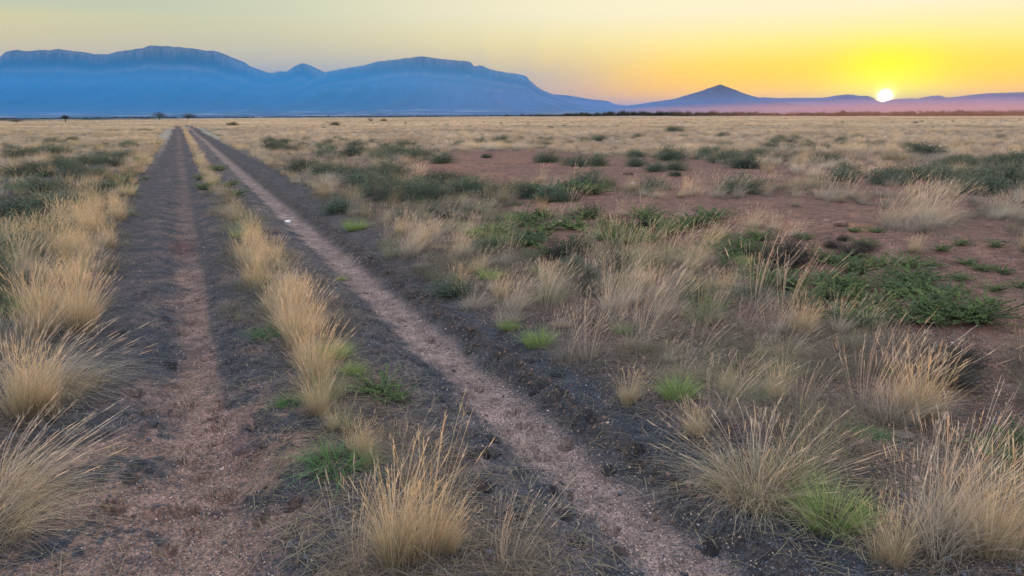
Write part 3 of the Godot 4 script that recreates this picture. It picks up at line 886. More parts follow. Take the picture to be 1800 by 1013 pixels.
	["olive", 1.42, -7.91, 1.10, -1.00, "grass_tussock", "tall stalky greenish tussock before the green herb carpet, third from the left", "grass tussock", "grass tussocks picked out near the tracks"],
	["pale", 1.65, -8.15, 1.10, -1.00, "grass_tussock", "tall stalky pale tussock before the green herb carpet, fourth from the left", "grass tussock", "grass tussocks picked out near the tracks"],
	["olive", 1.88, -8.20, 1.10, -1.00, "grass_tussock", "tall stalky greenish tussock before the green herb carpet, fifth from the left", "grass tussock", "grass tussocks picked out near the tracks"],
	["pale", 2.03, -8.07, 1.10, -1.00, "grass_tussock", "tall stalky pale tussock before the green herb carpet, last from the left", "grass tussock", "grass tussocks picked out near the tracks"],
	["olive", 1.10, -8.16, 1.10, -1.00, "grass_tussock", "tall stalky greenish tussock before the green herb carpet, first from the left", "grass tussock", "grass tussocks picked out near the tracks"],
	["cushion", 0.63, -8.44, 1.55, -1.00, "shrub", "dark grey rounded shrub at the edge of the green herb carpet", "shrub", "low shrubs of the plain"],
	["cushion", 2.89, -7.95, 1.70, -1.00, "shrub", "grey-brown twiggy shrub beside the bright herb patch", "shrub", "low shrubs of the plain"],
	["sparse", 1.96, -6.00, 1.20, -1.00, "grass_tussock", "grey stalky tussock left of the bright herb patch", "grass tussock", "grass tussocks picked out near the tracks"],
	["sparse", 2.10, -5.74, 1.10, -1.00, "grass_tussock", "grey stalky tussock below the bright herb patch", "grass tussock", "grass tussocks picked out near the tracks"],
	["herb", 0.01, -11.12, 1.30, -1.00, "creeping_herb", "green herb in the carpet below the bare soil, first from the left", "herb", "low green creeping herbs"],
	["herb", 0.22, -9.61, 1.30, -1.00, "creeping_herb", "green herb in the carpet below the bare soil, second from the left", "herb", "low green creeping herbs"],
	["herb", 0.47, -10.55, 1.30, -1.00, "creeping_herb", "green herb in the carpet below the bare soil, third from the left", "herb", "low green creeping herbs"],
	["herb", 0.86, -10.54, 1.30, -1.00, "creeping_herb", "green herb in the carpet below the bare soil, fourth from the left", "herb", "low green creeping herbs"],
	["herb", 1.13, -11.68, 1.30, -1.00, "creeping_herb", "green herb in the carpet below the bare soil, fifth from the left", "herb", "low green creeping herbs"],
	["herb", 1.07, -9.58, 1.30, -1.00, "creeping_herb", "green herb in the carpet below the bare soil, sixth from the left", "herb", "low green creeping herbs"],
	["herb", 1.49, -10.51, 1.30, -1.00, "creeping_herb", "green herb in the carpet below the bare soil, seventh from the left", "herb", "low green creeping herbs"],
	["herb", 1.37, -9.15, 1.30, -1.00, "creeping_herb", "green herb in the carpet below the bare soil, eighth from the left", "herb", "low green creeping herbs"],
	["herb", 1.97, -11.04, 1.30, -1.00, "creeping_herb", "green herb in the carpet below the bare soil, ninth from the left", "herb", "low green creeping herbs"],
	["herb", 1.84, -9.86, 1.30, -1.00, "creeping_herb", "green herb in the carpet below the bare soil, tenth from the left", "herb", "low green creeping herbs"],
	["herb", 2.18, -10.48, 1.30, -1.00, "creeping_herb", "green herb in the carpet below the bare soil, eleventh from the left", "herb", "low green creeping herbs"],
	["herb", 2.62, -11.01, 1.30, -1.00, "creeping_herb", "green herb in the carpet below the bare soil, twelfth from the left", "herb", "low green creeping herbs"],
	["herb", 2.95, -11.35, 1.30, -1.00, "creeping_herb", "green herb in the carpet below the bare soil, thirteenth from the left", "herb", "low green creeping herbs"],
	["herb", 2.59, -9.52, 0.80, -1.00, "creeping_herb", "bright green herb in the spreading patch right of centre, first from the left", "herb", "low green creeping herbs"],
	["herb", 2.55, -8.73, 1.05, -1.00, "creeping_herb", "bright green herb in the spreading patch right of centre, second from the left", "herb", "low green creeping herbs"],
	["herb", 2.80, -9.10, 1.05, -1.00, "creeping_herb", "bright green herb in the spreading patch right of centre, third from the left", "herb", "low green creeping herbs"],
	["herb", 2.80, -8.72, 0.80, -1.00, "creeping_herb", "bright green herb in the spreading patch right of centre, fourth from the left", "herb", "low green creeping herbs"],
	["herb", 2.53, -6.85, 1.05, -1.00, "creeping_herb", "bright green herb in the spreading patch right of centre, fifth from the left", "herb", "low green creeping herbs"],
	["herb", 2.47, -6.26, 1.05, -1.00, "creeping_herb", "bright green herb in the spreading patch right of centre, sixth from the left", "herb", "low green creeping herbs"],
	["herb", 2.90, -7.13, 0.80, -1.00, "creeping_herb", "bright green herb in the spreading patch right of centre, seventh from the left", "herb", "low green creeping herbs"],
	["herb", 3.38, -8.03, 1.05, -1.00, "creeping_herb", "bright green herb in the spreading patch right of centre, eighth from the left", "herb", "low green creeping herbs"],
	["herb", 2.64, -6.20, 1.05, -1.00, "creeping_herb", "bright green herb in the spreading patch right of centre, ninth from the left", "herb", "low green creeping herbs"],
	["herb", 3.07, -6.95, 0.80, -1.00, "creeping_herb", "bright green herb in the spreading patch right of centre, tenth from the left", "herb", "low green creeping herbs"],
	["herb", 3.37, -7.45, 1.05, -1.00, "creeping_herb", "bright green herb in the spreading patch right of centre, eleventh from the left", "herb", "low green creeping herbs"],
	["herb", 2.98, -6.12, 1.05, -1.00, "creeping_herb", "bright green herb in the spreading patch right of centre, twelfth from the left", "herb", "low green creeping herbs"],
	["herb", 3.82, -7.83, 0.80, -1.00, "creeping_herb", "bright green herb in the spreading patch right of centre, thirteenth from the left", "herb", "low green creeping herbs"],
	["herb", 3.46, -6.71, 1.05, -1.00, "creeping_herb", "bright green herb in the spreading patch right of centre, fourteenth from the left", "herb", "low green creeping herbs"],
	["herb", 4.06, -7.82, 1.05, -1.00, "creeping_herb", "bright green herb in the spreading patch right of centre, fifteenth from the left", "herb", "low green creeping herbs"],
	["herb", 3.03, -5.68, 0.80, -1.00, "creeping_herb", "bright green herb in the spreading patch right of centre, sixteenth from the left", "herb", "low green creeping herbs"],
	["herb", 3.69, -6.93, 1.05, -1.00, "creeping_herb", "bright green herb in the spreading patch right of centre, seventeenth from the left", "herb", "low green creeping herbs"],
	["herb", 3.20, -5.60, 1.05, -1.00, "creeping_herb", "bright green herb in the spreading patch right of centre, eighteenth from the left", "herb", "low green creeping herbs"],
	["herb", 3.46, -5.67, 0.80, -1.00, "creeping_herb", "bright green herb in the spreading patch right of centre, nineteenth from the left", "herb", "low green creeping herbs"],
	["herb", 4.50, -10.09, 0.55, -1.00, "creeping_herb", "small dark green herb scattered on the bare red soil, first from the left", "herb", "low green creeping herbs"],
	["herb", 4.75, -9.98, 0.55, -1.00, "creeping_herb", "small dark green herb scattered on the bare red soil, second from the left", "herb", "low green creeping herbs"],
	["herb", 4.37, -7.93, 0.55, -1.00, "creeping_herb", "small dark green herb scattered on the bare red soil, third from the left", "herb", "low green creeping herbs"],
	["herb", 4.88, -8.65, 0.55, -1.00, "creeping_herb", "small dark green herb scattered on the bare red soil, fourth from the left", "herb", "low green creeping herbs"],
	["herb", 4.24, -7.16, 0.55, -1.00, "creeping_herb", "small dark green herb scattered on the bare red soil, fifth from the left", "herb", "low green creeping herbs"],
	["herb", 5.31, -9.01, 0.55, -1.00, "creeping_herb", "small dark green herb scattered on the bare red soil, sixth from the left", "herb", "low green creeping herbs"],
	["herb", 4.79, -7.98, 0.55, -1.00, "creeping_herb", "small dark green herb scattered on the bare red soil, seventh from the left", "herb", "low green creeping herbs"],
	["herb", 4.76, -7.69, 0.55, -1.00, "creeping_herb", "small dark green herb scattered on the bare red soil, eighth from the left", "herb", "low green creeping herbs"],
	["herb", 3.94, -6.19, 0.55, -1.00, "creeping_herb", "small dark green herb scattered on the bare red soil, ninth from the left", "herb", "low green creeping herbs"],
	["herb", 4.34, -6.80, 0.55, -1.00, "creeping_herb", "small dark green herb scattered on the bare red soil, tenth from the left", "herb", "low green creeping herbs"],
	["herb", 5.59, -8.81, 0.55, -1.00, "creeping_herb", "small dark green herb scattered on the bare red soil, eleventh from the left", "herb", "low green creeping herbs"],
	["herb", 4.90, -7.54, 0.55, -1.00, "creeping_herb", "small dark green herb scattered on the bare red soil, twelfth from the left", "herb", "low green creeping herbs"],
	["herb", 4.67, -6.91, 0.55, -1.00, "creeping_herb", "small dark green herb scattered on the bare red soil, thirteenth from the left", "herb", "low green creeping herbs"],
	["tuft", -0.22, -7.34, 0.80, -1.00, "green_grass_tuft", "lime tuft in the verge grass beside the reddish soil", "grass tuft", "fresh green grass tufts"],
	["tuft", -0.14, -9.29, 1.00, -1.00, "green_grass_tuft", "lime tuft at the left end of the herb carpet", "grass tuft", "fresh green grass tufts"],
	["tuft", -0.48, -9.95, 1.00, -1.00, "green_grass_tuft", "lime tuft left of the reddish soil hollow", "grass tuft", "fresh green grass tufts"],
	["herb", -8.01, -20.10, 1.00, -1.00, "creeping_herb", "green herb on the left edge of the middle strip, farther of a pair", "herb", "low green creeping herbs"],
	["herb", -6.84, -17.26, 1.10, -1.00, "creeping_herb", "green herb on the left edge of the middle strip, nearer of a pair", "herb", "low green creeping herbs"],
	["herb", -8.82, -23.48, 1.30, -1.00, "creeping_herb", "green herb on the right edge of the middle strip, farthest of three", "herb", "low green creeping herbs"],
	["herb", -6.52, -17.78, 1.20, -1.00, "creeping_herb", "green herb on the right edge of the middle strip, middle of three", "herb", "low green creeping herbs"],
	["herb", -5.55, -15.72, 1.10, -1.00, "creeping_herb", "green herb on the right edge of the middle strip, nearest of three", "herb", "low green creeping herbs"],
	["herb", -11.20, -22.97, 1.20, -1.00, "creeping_herb", "green herb at the foot of the left verge grass, beside the gravel herb", "herb", "low green creeping herbs"],
	["herb", -9.49, -19.03, 1.50, -1.00, "creeping_herb", "dark green herb bank on the left verge, middle of three", "herb", "low green creeping herbs"],
	["herb", -8.61, -17.11, 1.50, -1.00, "creeping_herb", "dark green herb bank on the left verge, nearest of three", "herb", "low green creeping herbs"],
	["herb", -13.19, -27.84, 1.30, -1.00, "creeping_herb", "dark green herb bank on the left verge, farthest of three", "herb", "low green creeping herbs"],
	["herb", -10.66, -17.50, 1.80, -1.00, "creeping_herb", "bright green herb among the left field grass", "herb", "low green creeping herbs"],
	["herb", -10.69, -16.98, 1.60, -1.00, "creeping_herb", "bright green herb left of the one among the left field grass", "herb", "low green creeping herbs"],
	["herb", -20.04, -44.28, 1.80, -1.00, "creeping_herb", "far green herb at the left track's left edge", "herb", "low green creeping herbs"],
	["darkbush", -5.94, -22.10, 1.15, -1.00, "shrub", "dark green rounded shrub beside the right track's verge, largest there", "shrub", "low shrubs of the plain"],
	["bush", -4.82, -20.59, 1.10, -1.00, "shrub", "grey-green shrub right of the dark rounded one", "shrub", "low shrubs of the plain"],
	["bush", -2.88, -12.84, 0.60, -1.00, "shrub", "grey-green shrub at the verge behind the yellow-green tuft", "shrub", "low shrubs of the plain"],
	["bush", -3.38, -17.86, 1.00, -1.00, "shrub", "blue-green shrub at the left end of the long shrub bank", "shrub", "low shrubs of the plain"],
	["bush", -2.61, -15.89, 1.10, -1.00, "shrub", "blue-green shrub in the middle of the long shrub bank", "shrub", "low shrubs of the plain"],
	["darkbush", -2.12, -14.50, 0.90, -1.00, "shrub", "dark shrub in front of the long shrub bank", "shrub", "low shrubs of the plain"],
	["bush", -1.82, -15.08, 0.95, -1.00, "shrub", "blue-green shrub at the right end of the long shrub bank", "shrub", "low shrubs of the plain"],
	["darkbush", -6.50, -32.14, 1.20, -1.00, "shrub", "dark green shrub above the long shrub bank", "shrub", "low shrubs of the plain"],
	["darkbush", -11.54, -38.08, 1.20, -1.00, "shrub", "dark shrub by the right track's bend in the grass", "shrub", "low shrubs of the plain"],
	["darkbush", -9.80, -34.99, 1.10, -1.00, "shrub", "dark shrub just right of the one by the track bend", "shrub", "low shrubs of the plain"],
	["bush", -4.41, -30.60, 1.20, -1.00, "shrub", "green shrub left of the bright one at the red soil", "shrub", "low shrubs of the plain"],
	["bush", -3.44, -28.93, 1.20, -1.00, "shrub", "green shrub between its two neighbours at the red soil's left end", "shrub", "low shrubs of the plain"],
	["darkbush", -5.20, -39.11, 1.20, -1.00, "shrub", "dark green shrub behind the green row at the red soil's left end", "shrub", "low shrubs of the plain"],
	["bush", -2.35, -26.75, 0.90, -1.00, "shrub", "bright green shrub touching the left end of the upper red soil", "shrub", "low shrubs of the plain"],
	["darkbush", -0.92, -29.81, 0.50, -1.00, "shrub", "small dark shrub standing on the upper red soil", "shrub", "low shrubs of the plain"],
	["bush", -0.98, -15.90, 0.80, -1.00, "shrub", "grey-green shrub at the left of the bank below the upper red soil", "shrub", "low shrubs of the plain"],
	["bush", -0.56, -15.43, 0.80, -1.00, "shrub", "grey-green shrub second from left in the bank below the upper red soil", "shrub", "low shrubs of the plain"],
	["darkbush", -0.16, -15.19, 0.75, -1.00, "shrub", "dark green shrub third from left in the bank below the upper red soil", "shrub", "low shrubs of the plain"],
	["bush", 0.29, -15.17, 0.75, -1.00, "shrub", "green shrub fourth from left in the bank below the upper red soil", "shrub", "low shrubs of the plain"],
	["herb", 0.78, -14.93, 2.20, -1.00, "creeping_herb", "low green herb ending the bank below the upper red soil", "herb", "low green creeping herbs"],
	["herb", 1.53, -15.31, 1.90, -1.00, "creeping_herb", "low green herb right of the bank on the red soil", "herb", "low green creeping herbs"],
	["darkbush", 2.08, -17.08, 0.45, -1.00, "shrub", "small dark spiky shrub in the middle of the red soil", "shrub", "low shrubs of the plain"],
	["bush", 1.18, -26.40, 0.90, -1.00, "shrub", "grey shrub at the upper edge of the red soil, left of the double one", "shrub", "low shrubs of the plain"],
	["bush", 2.03, -24.56, 0.95, -1.00, "shrub", "dark grey-green shrub, left half of the double one above the red soil", "shrub", "low shrubs of the plain"],
	["bush", 2.72, -25.05, 0.90, -1.00, "shrub", "dark grey-green shrub, right half of the double one above the red soil", "shrub", "low shrubs of the plain"],
	["bush", 3.89, -24.38, 0.75, -1.00, "shrub", "rounded grey-green shrub alone right of the double one", "shrub", "low shrubs of the plain"],
	["bush", 4.05, -21.92, 0.65, -1.00, "shrub", "grey shrub below the tall grey one at the red soil's edge", "shrub", "low shrubs of the plain"],
	["bush", 4.67, -22.32, 0.70, -1.00, "shrub", "grey shrub right below the tall grey one", "shrub", "low shrubs of the plain"],
	["bush", 5.54, -27.26, 1.20, -1.00, "shrub", "tall pale grey shrub at the upper red soil's right end", "shrub", "low shrubs of the plain"],
	["darkbush", 4.18, -19.90, 0.35, -1.00, "shrub", "tiny dark shrub in front of the grey shrubs", "shrub", "low shrubs of the plain"],
	["darkbush", 7.01, -25.82, 0.90, -1.00, "shrub", "dark shrub among the pale grass, left of a twin", "shrub", "low shrubs of the plain"],
	["darkbush", 6.95, -23.07, 0.95, -1.00, "shrub", "dark flat shrub among the pale grass, right of its twin", "shrub", "low shrubs of the plain"],
	["darkbush", 10.38, -25.79, 1.00, -1.00, "shrub", "dark shrub in the grass below the setting sun's left", "shrub", "low shrubs of the plain"],
	["darkbush", 14.02, -67.31, 1.70, -1.00, "shrub", "dark shrub on the far grass, above the red soil", "shrub", "low shrubs of the plain"],
	["darkbush", 15.38, -29.14, 1.30, -1.00, "shrub", "dark shrub in the grass below and right of the setting sun", "shrub", "low shrubs of the plain"],
	["bush", 10.67, -16.92, 1.20, -1.00, "shrub", "olive shrub in the grass at the right photo edge", "shrub", "low shrubs of the plain"],
	["bush", 9.15, -15.18, 1.10, -1.00, "shrub", "olive shrub left of the one at the right photo edge", "shrub", "low shrubs of the plain"],
	["darkbush", -18.95, -30.22, 1.20, -1.00, "shrub", "dark shrub at the left photo edge in the upper grass", "shrub", "low shrubs of the plain"],
	["darkbush", -19.80, -32.35, 1.00, -1.00, "shrub", "dark shrub just right of the one at the left photo edge", "shrub", "low shrubs of the plain"],
	["darkbush", -11.27, -20.34, 0.90, -1.00, "shrub", "dark green shrub in the left field half way to the track", "shrub", "low shrubs of the plain"],
	["darkbush", -13.65, -21.67, 0.90, -1.00, "shrub", "dark green shrub at the left photo edge, middle height", "shrub", "low shrubs of the plain"],
	["bush", -9.86, -16.32, 0.90, -1.00, "shrub", "green shrub in the left field nearest the photo edge", "shrub", "low shrubs of the plain"],
	["darkbush", -8.62, -15.68, 0.80, -1.00, "shrub", "dark green shrub in the left field in front of the half-way one", "shrub", "low shrubs of the plain"],
	["bush", -8.76, -16.86, 0.60, -1.00, "shrub", "green shrub close to the left track's edge grass", "shrub", "low shrubs of the plain"],
	["darkbush", -30.00, -53.68, 1.10, -1.00, "shrub", "dark shrub with a pale twig in the upper left field", "shrub", "low shrubs of the plain"],
	["bush", -28.16, -48.19, 1.10, -1.00, "shrub", "green shrub left of the pale-twigged one", "shrub", "low shrubs of the plain"],
	["darkbush", -29.53, -133.14, 1.90, -1.00, "shrub", "dark shrub alone on the far grass, right of the track's end", "shrub", "low shrubs of the plain"],
	["darkbush", -49.99, -142.31, 2.00, -1.00, "shrub", "round dark shrub alone on the far grass beside the track's end", "shrub", "low shrubs of the plain"],
	["darkbush", -37.99, -236.83, 2.20, -1.00, "shrub", "flat dark shrub on the far grass near the horizon", "shrub", "low shrubs of the plain"],
	["pale", 3.59, -14.98, 1.10, -1.00, "grass_tussock", "pale tussock in the row along the red soil's far side, first from the left", "grass tussock", "grass tussocks picked out near the tracks"],
	["pale", 3.79, -14.36, 1.10, -1.00, "grass_tussock", "pale tussock in the row along the red soil's far side, second from the left", "grass tussock", "grass tussocks picked out near the tracks"],
	["pale", 4.34, -14.93, 1.10, -1.00, "grass_tussock", "pale tussock in the row along the red soil's far side, third from the left", "grass tussock", "grass tussocks picked out near the tracks"],
	["pale", 4.98, -15.54, 1.10, -1.00, "grass_tussock", "pale tussock in the row along the red soil's far side, fourth from the left", "grass tussock", "grass tussocks picked out near the tracks"],
	["pale", 5.82, -14.64, 1.10, -1.00, "grass_tussock", "pale seed-headed tussock right of the gap in the far row, first of three", "grass tussock", "grass tussocks picked out near the tracks"],
	["pale", 5.98, -14.24, 1.10, -1.00, "grass_tussock", "pale seed-headed tussock right of the gap in the far row, second of three", "grass tussock", "grass tussocks picked out near the tracks"],
	["pale", 6.45, -14.61, 1.10, -1.00, "grass_tussock", "pale seed-headed tussock right of the gap in the far row, third of three", "grass tussock", "grass tussocks picked out near the tracks"],
	["pale", 5.37, -10.89, 1.45, -1.00, "grass_tussock", "pale tussock in the large wind-leaning clump on the right, first from the left", "grass tussock", "grass tussocks picked out near the tracks"],
	["flop", 5.40, -10.46, 1.45, -1.00, "grass_tussock", "pale tussock in the large wind-leaning clump on the right, second from the left", "grass tussock", "grass tussocks picked out near the tracks"],
	["pale", 5.57, -10.35, 1.45, -1.00, "grass_tussock", "pale tussock in the large wind-leaning clump on the right, fourth from the left", "grass tussock", "grass tussocks picked out near the tracks"],
	["pale", 6.00, -10.70, 1.45, -1.00, "grass_tussock", "pale tussock in the large wind-leaning clump on the right, sixth from the left", "grass tussock", "grass tussocks picked out near the tracks"],
	["pale", 5.76, -11.11, 1.45, -1.00, "grass_tussock", "pale tussock in the large wind-leaning clump on the right, third from the left", "grass tussock", "grass tussocks picked out near the tracks"],
	["pale", 6.05, -11.09, 1.45, -1.00, "grass_tussock", "pale tussock in the large wind-leaning clump on the right, fifth from the left", "grass tussock", "grass tussocks picked out near the tracks"],
	["pale", 0.77, -18.78, 0.90, -1.00, "grass_tussock", "lone pale tussock on the red soil left of centre", "grass tussock", "grass tussocks picked out near the tracks"],
	["sparse", 1.48, -18.26, 1.20, -1.00, "grass_tussock", "lone grey stalky tussock on the red soil", "grass tussock", "grass tussocks picked out near the tracks"],
	["sparse", 0.99, -12.65, 1.00, -1.00, "grass_tussock", "few thin stalks on the red soil above the herb carpet", "grass tussock", "grass tussocks picked out near the tracks"],
	["sparse", 2.06, -12.10, 0.90, -1.00, "grass_tussock", "few thin stalks on the red soil behind the herb carpet, right of centre", "grass tussock", "grass tussocks picked out near the tracks"],
	["flop", 7.79, -11.83, 1.30, -1.00, "grass_tussock", "grey tussock at the right photo edge beyond the bare soil", "grass tussock", "grass tussocks picked out near the tracks"]
]
const PRINTS := [
	[3.76, -0.32, -1.5, 0.95, 0.93],
	[3.32, -0.38, -1.7, 1.12, 1.20],
	[3.38, 0.05, -1.5, 0.98, 0.80],
	[3.43, -0.00, -1.0, 0.85, 0.73],
	[4.48, -0.31, -1.2, 1.04, 1.19],
	[4.18, -0.49, -1.4, 1.02, 0.99],
	[4.29, -0.73, -1.8, 0.81, 1.12],
	[4.79, -0.37, -1.8, 1.20, 1.03],
	[4.31, -0.28, -1.9, 0.88, 0.92],
	[4.65, -0.16, -1.6, 0.89, 0.92],
	[4.53, 0.04, -1.4, 0.97, 0.81],
	[4.52, 0.12, -2.0, 0.81, 0.83],
	[3.71, 0.23, -1.5, 1.11, 0.91],
	[5.41, -0.19, -1.9, 0.93, 1.15],
	[5.32, 0.16, -1.8, 0.85, 0.98],
	[5.39, 0.31, -0.9, 1.06, 1.14],
	[5.92, -0.21, -1.3, 0.82, 0.89],
	[5.78, 0.65, -1.6, 1.17, 0.99],
	[3.64, -0.48, -1.0, 0.87, 0.85],
	[3.63, -0.66, -1.6, 1.16, 0.86],
	[3.85, 1.24, -1.7, 0.89, 1.10],
	[3.47, 1.22, -1.2, 0.94, 0.90],
	[4.00, 1.22, -1.6, 1.14, 0.84],
	[3.44, 0.96, -1.4, 0.88, 0.90],
	[3.37, 1.02, -1.4, 1.11, 0.83],
	[4.12, 2.03, -1.1, 1.15, 1.04],
	[3.80, 1.90, -1.6, 0.99, 0.90],
	[3.35, 1.86, -1.7, 1.12, 0.81],
	[2.78, 1.43, -2.0, 1.04, 0.83],
	[2.59, 1.31, -1.7, 1.11, 0.89],
	[2.90, 1.70, -1.9, 0.82, 1.18],
	[4.64, 1.86, -2.0, 1.04, 1.11],
	[5.63, 1.37, -1.5, 1.11, 1.16],
	[5.11, 1.44, -1.6, 0.83, 1.05],
	[5.11, 1.28, -2.1, 1.02, 0.83],
	[4.91, 1.31, -1.2, 0.82, 0.74],
	[4.73, 1.35, -1.1, 1.16, 0.85],
	[6.34, 1.31, -1.7, 0.83, 1.18],
	[6.03, 1.31, -1.6, 0.88, 1.19],
	[2.90, 1.08, -1.7, 1.10, 1.13],
	[4.03, 0.93, -1.7, 0.83, 1.16],
	[3.05, 0.30, -1.2, 0.95, 1.20],
	[6.04, 1.52, -1.7, 1.08, 0.92],
	[3.21, 1.23, -1.4, 1.18, 1.02],
	[8.12, 1.21, -1.0, 0.99, 0.76],
	[7.43, 1.38, -1.5, 0.95, 0.78],
	[8.36, 1.43, -1.3, 0.93, 1.13],
	[6.65, -0.07, -1.9, 1.19, 0.70],
	[7.50, 0.03, -2.0, 1.06, 0.76],
	[6.73, -0.24, -2.1, 1.11, 1.00],
	[7.72, -0.45, -1.5, 1.01, 0.91],
	[6.50, 0.27, -1.8, 0.89, 0.79],
	[8.77, -0.22, -1.1, 0.80, 0.73],
	[2.92, 1.90, -1.0, 1.02, 1.15],
	[2.55, 1.84, -1.2, 1.03, 1.17],
	[2.17, 1.73, -1.5, 0.98, 1.01],
	[4.45, 1.99, -1.7, 0.90, 1.00],
	[12.12, 1.35, -0.9, 0.94, 0.92],
	[10.12, 1.25, -1.4, 1.07, 1.01],
	[13.31, 1.22, -1.8, 1.18, 0.80],
	[5.48, -0.19, -1.2, 1.07, 1.14],
	[3.61, -0.34, -2.1, 1.06, 1.15],
	[4.37, 0.06, -1.8, 0.95, 0.79],
	[7.55, -0.40, -1.1, 1.04, 0.96],
	[8.66, -0.67, -1.2, 0.84, 0.88],
	[4.06, 0.05, -1.1, 0.84, 0.79],
	[3.29, -0.11, -0.9, 1.06, 1.20],
	[6.27, -0.55, -2.1, 1.17, 1.19],
	[4.04, 0.22, -2.0, 0.99, 1.14],
	[5.57, 0.04, -1.9, 1.11, 1.03],
	[3.27, -0.24, -1.1, 1.08, 1.14],
	[5.89, -0.44, -1.9, 1.00, 0.81],
	[2.98, -0.19, -1.7, 1.10, 0.97],
	[3.34, -0.41, -1.5, 0.98, 1.10],
	[3.31, -0.15, -1.5, 1.19, 0.86],
	[6.32, -0.12, -1.6, 1.04, 0.83],
	[5.49, -0.32, -1.0, 0.98, 0.98],
	[3.83, -0.11, -1.1, 0.96, 0.89],
	[7.36, 0.13, -2.2, 1.00, 0.93],
	[3.65, -0.05, -0.9, 1.05, 0.87],
	[4.25, 0.04, -1.2, 1.16, 1.08],
	[6.48, -0.17, -1.6, 1.06, 0.94],
	[4.49, -0.17, -1.4, 0.83, 1.16],
	[7.43, -0.10, -2.1, 0.85, 0.72],
	[3.06, 0.17, -1.7, 1.03, 1.01],
	[8.59, -0.04, -1.3, 1.02, 0.71],
	[4.03, -0.10, -1.9, 1.10, 0.80],
	[3.15, -0.09, -1.0, 0.83, 0.84],
	[6.10, 0.37, -1.1, 1.06, 1.00],
	[4.63, 0.09, -1.4, 0.87, 0.77],
	[4.68, -0.10, -1.7, 0.85, 1.05],
	[6.46, 0.27, -2.1, 0.95, 0.70],
	[5.47, -0.19, -1.1, 0.86, 0.91],
	[3.27, -0.15, -1.9, 0.92, 0.95],
	[2.82, 1.37, -1.7, 0.87, 1.14],
	[8.12, 1.79, -1.5, 1.01, 0.85],
	[7.79, 1.17, -1.7, 0.87, 0.73],
	[8.43, 1.04, -0.9, 0.91, 1.04],
	[4.14, 1.44, -1.8, 1.12, 0.74],
	[3.36, 1.48, -2.0, 1.04, 0.71],
	[2.29, 1.40, -1.9, 0.80, 1.16],
	[5.46, 1.25, -1.5, 1.15, 0.93],
	[3.79, 1.58, -1.2, 1.15, 1.04],
	[3.82, 1.35, -1.3, 0.93, 0.79],
	[3.27, 1.50, -1.5, 0.88, 0.94],
	[3.93, 1.80, -1.0, 0.94, 1.17],
	[3.23, 1.15, -1.1, 0.97, 1.07],
	[5.04, 1.11, -1.1, 0.88, 0.99],
	[6.60, 1.80, -1.2, 1.04, 1.09],
	[2.36, 1.25, -1.6, 1.13, 1.10],
	[3.18, 1.49, -2.1, 0.89, 0.86],
	[6.06, 1.70, -2.1, 1.19, 0.72],
	[8.11, 0.93, -1.8, 0.99, 1.18],
	[4.36, 1.60, -1.0, 0.87, 0.72],
	[2.46, 1.46, -1.5, 1.13, 1.06],
	[6.01, 1.68, -2.1, 1.07, 0.87],
	[3.39, 1.32, -1.4, 0.86, 0.85],
	[3.26, 1.66, -1.5, 1.16, 1.11],
	[4.37, 1.19, -1.1, 0.83, 0.81],
	[5.34, 1.59, -1.8, 1.18, 1.15],
	[6.32, 1.40, -0.9, 0.80, 1.05],
	[4.62, 1.83, -1.9, 0.90, 1.07],
	[4.24, 1.54, -1.8, 1.19, 1.13],
	[3.01, 1.30, -1.4, 0.96, 0.79],
	[3.53, 1.45, -1.6, 0.83, 0.96],
	[4.92, 1.74, -1.5, 1.02, 0.84],
	[3.40, 1.32, -1.9, 1.08, 0.86],
	[3.61, 1.57, -1.9, 0.99, 0.92]
]
